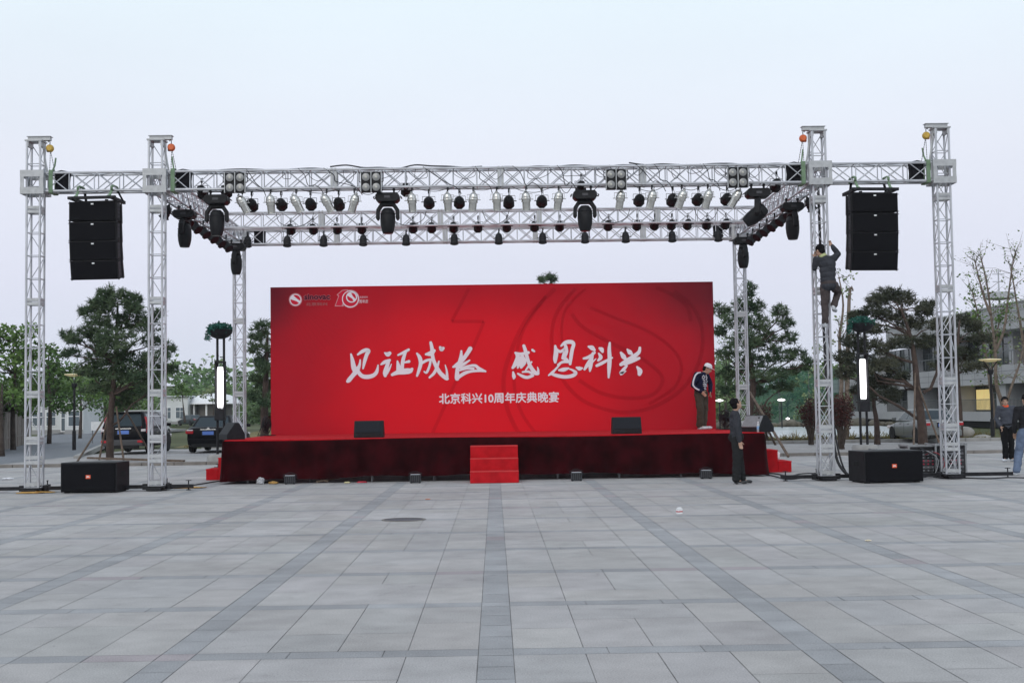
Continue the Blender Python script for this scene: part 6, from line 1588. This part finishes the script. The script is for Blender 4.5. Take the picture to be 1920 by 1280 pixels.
    for S_ in 'LR':
        a, b_ = j[S_+'an'], j[S_+'toe']; d = (b_-a); d2 = V((d.x, d.y, 0)).normalized() if not J.get(S_+'foot') else V(J[S_+'foot']).normalized(); n_ = V((0, 0, 1)) - d2*d2.z; n_.normalize(); s2 = d2.cross(n_); Mf = MX((s2, d2, n_)).transposed()
        g = MB(); c = a+d2*.06-n_*.055
        g.ell(c+d2*.075, (.048, .090, .038), 12, 8, Mf); g.ell(c-d2*.045, (.043, .062, .046), 12, 8, Mf); g.ell(a-n_*.015, (.050, .058, .052), 10, 8, Mf)
        so_ = voxel(g, 'shoe', shoes, t, .007, 2)
        g = MB(); o_ = [(.040*math.cos(a_)*(1 if math.sin(a_) > 0 else .85), .035+.135*math.sin(a_)) for a_ in [2*math.pi*k/18 for k in range(18)]]; g.M = MX.Translation(a+d2*.03-n_*.088) @ Mf.to_4x4(); g.prism(o_, 0, .02, 'z'); g.build('sole', mat('shoe_sole', (.30, .30, .31), .8) if shoes is not blk else rubber, so_)
    return t, jo
dk_jacket = jk('charcoal_jacket', (.040, .042, .050)); blk_tr = jk('dark_trousers', (.020, .021, .022)); olive = jk('olive_trousers', (.060, .050, .038)); navy = jk('navy_jersey', (.010, .012, .035)); slate = jk('slate_jacket', (.062, .068, .085)); jean = jk('blue_jeans', (.125, .165, .245)); grey_tr = jk('grey_brown_trousers', (.068, .056, .056)); blk_j = jk('black_jacket', (.020, .020, .023)); black_tr = jk('black_trousers', (.008, .008, .009))
shoe_w = mat('white_trainers', (.55, .58, .62), .6, var=.15, scale=20); shoe_k = mat('black_shoes', (.012, .012, .013), .35)
# man looking up (facing +x)
p = gr(1384, 907)
person('man in dark grey jacket standing before the stage, head tilted back looking up', (p.x, p.y, 0), dict(pel=(-.02, 0, .93), chest=(-.03, 0, 1.28), neck=(-.03, 0, 1.48), head=(.0, 0, 1.615), face=(.82, .25, .50), up=(-.5, -.1, .85),
  Lsh=(-.02, .19, 1.41), Lel=(.02, .25, 1.13), Lwr=(.08, .22, .90), Rsh=(-.06, -.19, 1.41), Rel=(-.04, -.235, 1.12), Rwr=(.01, -.225, .87), Rpalm=(0, 1, 0), Lpalm=(0, -1, 0),
  Lhip=(0, .095, .88), Lkn=(.06, .11, .49), Lan=(.10, .12, .095), Ltoe=(.24, .13, .04), Rhip=(-.03, -.095, .88), Rkn=(-.03, -.11, .48), Ran=(-.06, -.12, .095), Rtoe=(.08, -.14, .04)), dk_jacket, blk_tr, shoe_k, flare=.018)
# man with white cap on stage, stooping to look down to the right
p = at(1318, 803, 34.2)
tp, jo = person('man in navy patterned jersey and white cap bending his head on the stage', (p.x, 34.2, SZ), dict(pel=(-.03, .02, .88), chest=(-.02, -.02, 1.19), neck=(.05, -.03, 1.36), head=(.13, -.06, 1.45), face=(.86, -.32, -.42), up=(.38, -.1, .9), brim=.55,
  Lsh=(.12, .10, 1.31), Lel=(.23, .16, 1.08), Lwr=(.20, .02, .90), Rsh=(-.14, -.14, 1.31), Rel=(-.25, -.20, 1.06), Rwr=(-.06, -.24, .90), Rpalm=(.5, .5, 0), Lpalm=(-1, 0, 0),
  Lhip=(.05, .06, .84), Lkn=(.06, .06, .46), Lan=(.02, .08, .095), Ltoe=(.16, .03, .04), Rhip=(-.10, -.04, .84), Rkn=(-.06, -.09, .46), Ran=(-.08, -.04, .095), Rtoe=(.05, -.14, .04)), navy, olive, shoe_w, cap=mat('white_cap', (.72, .72, .76), .8, var=.06, scale=9), flare=.022)
tp.scale = (1.1, 1.1, 1.1)
# jersey print: white shoulder stripe and bone-like chest bars laid on the jersey
prt = mat('jersey_print', (.66, .67, .72), .85)
def stick(o, pts, name, w_=.02):
    """print strips that follow the cloth: project each point on the jersey towards the viewer side"""
    dg = bpy.context.evaluated_depsgraph_get(); ev = o.evaluated_get(dg); g = MB(); L_ = []
    for x, z in pts:
        ok, co, nr, fi = ev.ray_cast(V((x, -1.0, z)), V((0, 1, 0)))
        if ok: L_.append(co+nr*.004)
    if len(L_) > 1: g.tube(L_, w_, 6); g.build(name, prt, o, smooth=True)
bpy.context.view_layer.update()
stick(jo, [(-.05, 1.36), (-.13, 1.35), (-.185, 1.30), (-.22, 1.22), (-.245, 1.14), (-.255, 1.06), (-.22, 1.01), (-.17, .97), (-.11, .94)], 'sleeve_stripe', .02)
for pts in ([(-.02, 1.26), (.02, 1.29), (.06, 1.26), (.03, 1.22), (-.02, 1.23)], [(.0, 1.19), (.05, 1.17), (.06, 1.13), (.01, 1.13)], [(.08, 1.30), (.11, 1.25), (.10, 1.20)], [(.08, 1.20), (.12, 1.16), (.10, 1.12)], [(.0, 1.08), (.05, 1.10), (.10, 1.07)], [(.01, 1.04), (.06, 1.055), (.11, 1.03)], [(.03, 1.0), (.07, 1.01), (.12, .99)], [(.04, .96), (.08, .97), (.12, .95)]): stick(jo, pts, 'chest_print', .012)
# climber on the inner right tower, back to the viewer
YC = YF-.34; b0 = at(1546, 612, YC); o0 = V((b0.x, YC, b0.z))
def C(px, py, dy=0): q_ = at(px, py, YC+dy); return tuple(V((q_.x, q_.y, q_.z))-o0)
tp, jo = person('man in dark jacket climbing the inner right truss tower with his back turned', tuple(o0), dict(pel=C(1554, 532, -.08), chest=C(1551, 496, -.05), neck=C(1543, 480, -.02), head=C(1537.5, 470.5, .02), face=(-.45, .8, -.25), up=(-.1, .25, 1),
  Lsh=C(1532, 488, 0), Lel=C(1527, 503, .06), Lwr=C(1528.5, 483, .16), Rsh=C(1563, 485, 0), Rel=C(1571, 476, .06), Rwr=C(1560, 461, .17), Rpalm=(0, 1, 0), Lpalm=(0, 1, 0),
  Lhip=C(1547, 537, -.04), Lkn=C(1547, 573, .02), Lan=C(1547, 605, .02), Ltoe=C(1546, 610, .16), Lfoot=(0, 1, .12), Rhip=C(1564, 536, -.04), Rkn=C(1571, 548, .22), Ran=C(1563, 574, .0), Rtoe=C(1567, 580, .14), Rfoot=(.45, .85, -.15)), dk_jacket, grey_tr, shoe_w, collar=mat('lime_collar', (.42, .45, .22), .8), grip=(True, True), flare=.0, shirt_len=-.10)
# man with orange collar
p = gr(1890, 865)
person('smiling man with orange collar and black trousers standing at far right', (p.x, p.y, 0), dict(pel=(.0, 0, .95), chest=(.0, 0, 1.30), neck=(-.02, -.01, 1.48), head=(-.04, -.03, 1.60), face=(-.30, -.95, .02), up=(-.10, 0, 1),
  Lsh=(.19, 0, 1.42), Lel=(.25, .04, 1.15), Lwr=(.20, -.06, .95), Rsh=(-.19, 0, 1.42), Rel=(-.25, .05, 1.15), Rwr=(-.19, -.04, .95), Rpalm=(1, 0, 0), Lpalm=(-1, 0, 0),
  Lhip=(.09, 0, .90), Lkn=(.10, -.02, .49), Lan=(.11, .02, .095), Ltoe=(.13, -.12, .04), Rhip=(-.09, 0, .90), Rkn=(-.08, -.04, .49), Ran=(-.06, .0, .095), Rtoe=(-.15, -.11, .04)), slate, black_tr, shoe_w, collar=mat('orange_collar', (.78, .10, .025), .8), flare=.006)
# man leaving the frame at the right edge
p = gr(1906, 891)
person('man in black jacket and blue jeans cut off by the right picture edge', (p.x+.22, p.y, 0), dict(pel=(.03, 0, .95), chest=(.05, .02, 1.30), neck=(.06, .03, 1.49), head=(.06, .05, 1.62), face=(-.2, .97, .0), up=(0, 0, 1),
  Lsh=(-.14, .03, 1.42), Lel=(-.22, .0, 1.15), Lwr=(-.18, .12, .93), Rsh=(.25, .02, 1.42), Rel=(.30, .02, 1.15), Rwr=(.28, .1, .93),
  Lhip=(-.06, 0, .90), Lkn=(-.12, .08, .50), Lan=(-.22, .0, .095), Ltoe=(-.30, .12, .04), Rhip=(.12, 0, .90), Rkn=(.14, .05, .49), Ran=(.12, .1, .095), Rtoe=(.12, .24, .04)), blk_j, jean, shoe_w, flare=.014)
# ---------------------------------------------------------------- evening air
hm = bpy.data.materials.new('haze_air'); hm.use_nodes = True; t = hm.node_tree; t.nodes.clear()
ho = t.nodes.new('ShaderNodeOutputMaterial'); hv = t.nodes.new('ShaderNodeVolumePrincipled'); hv.inputs['Color'].default_value = (.86, .90, .97, 1); hv.inputs['Density'].default_value = 0.00022
t.links.new(hv.outputs[0], ho.inputs['Volume'])
g = MB(); g.box((0, 150, 20), (760, 400, 43.4)); o = g.build('haze', hm); o['kind'] = 'stuff'; o['label'] = 'thin pale evening haze filling the air over the whole square'; o['category'] = 'haze'
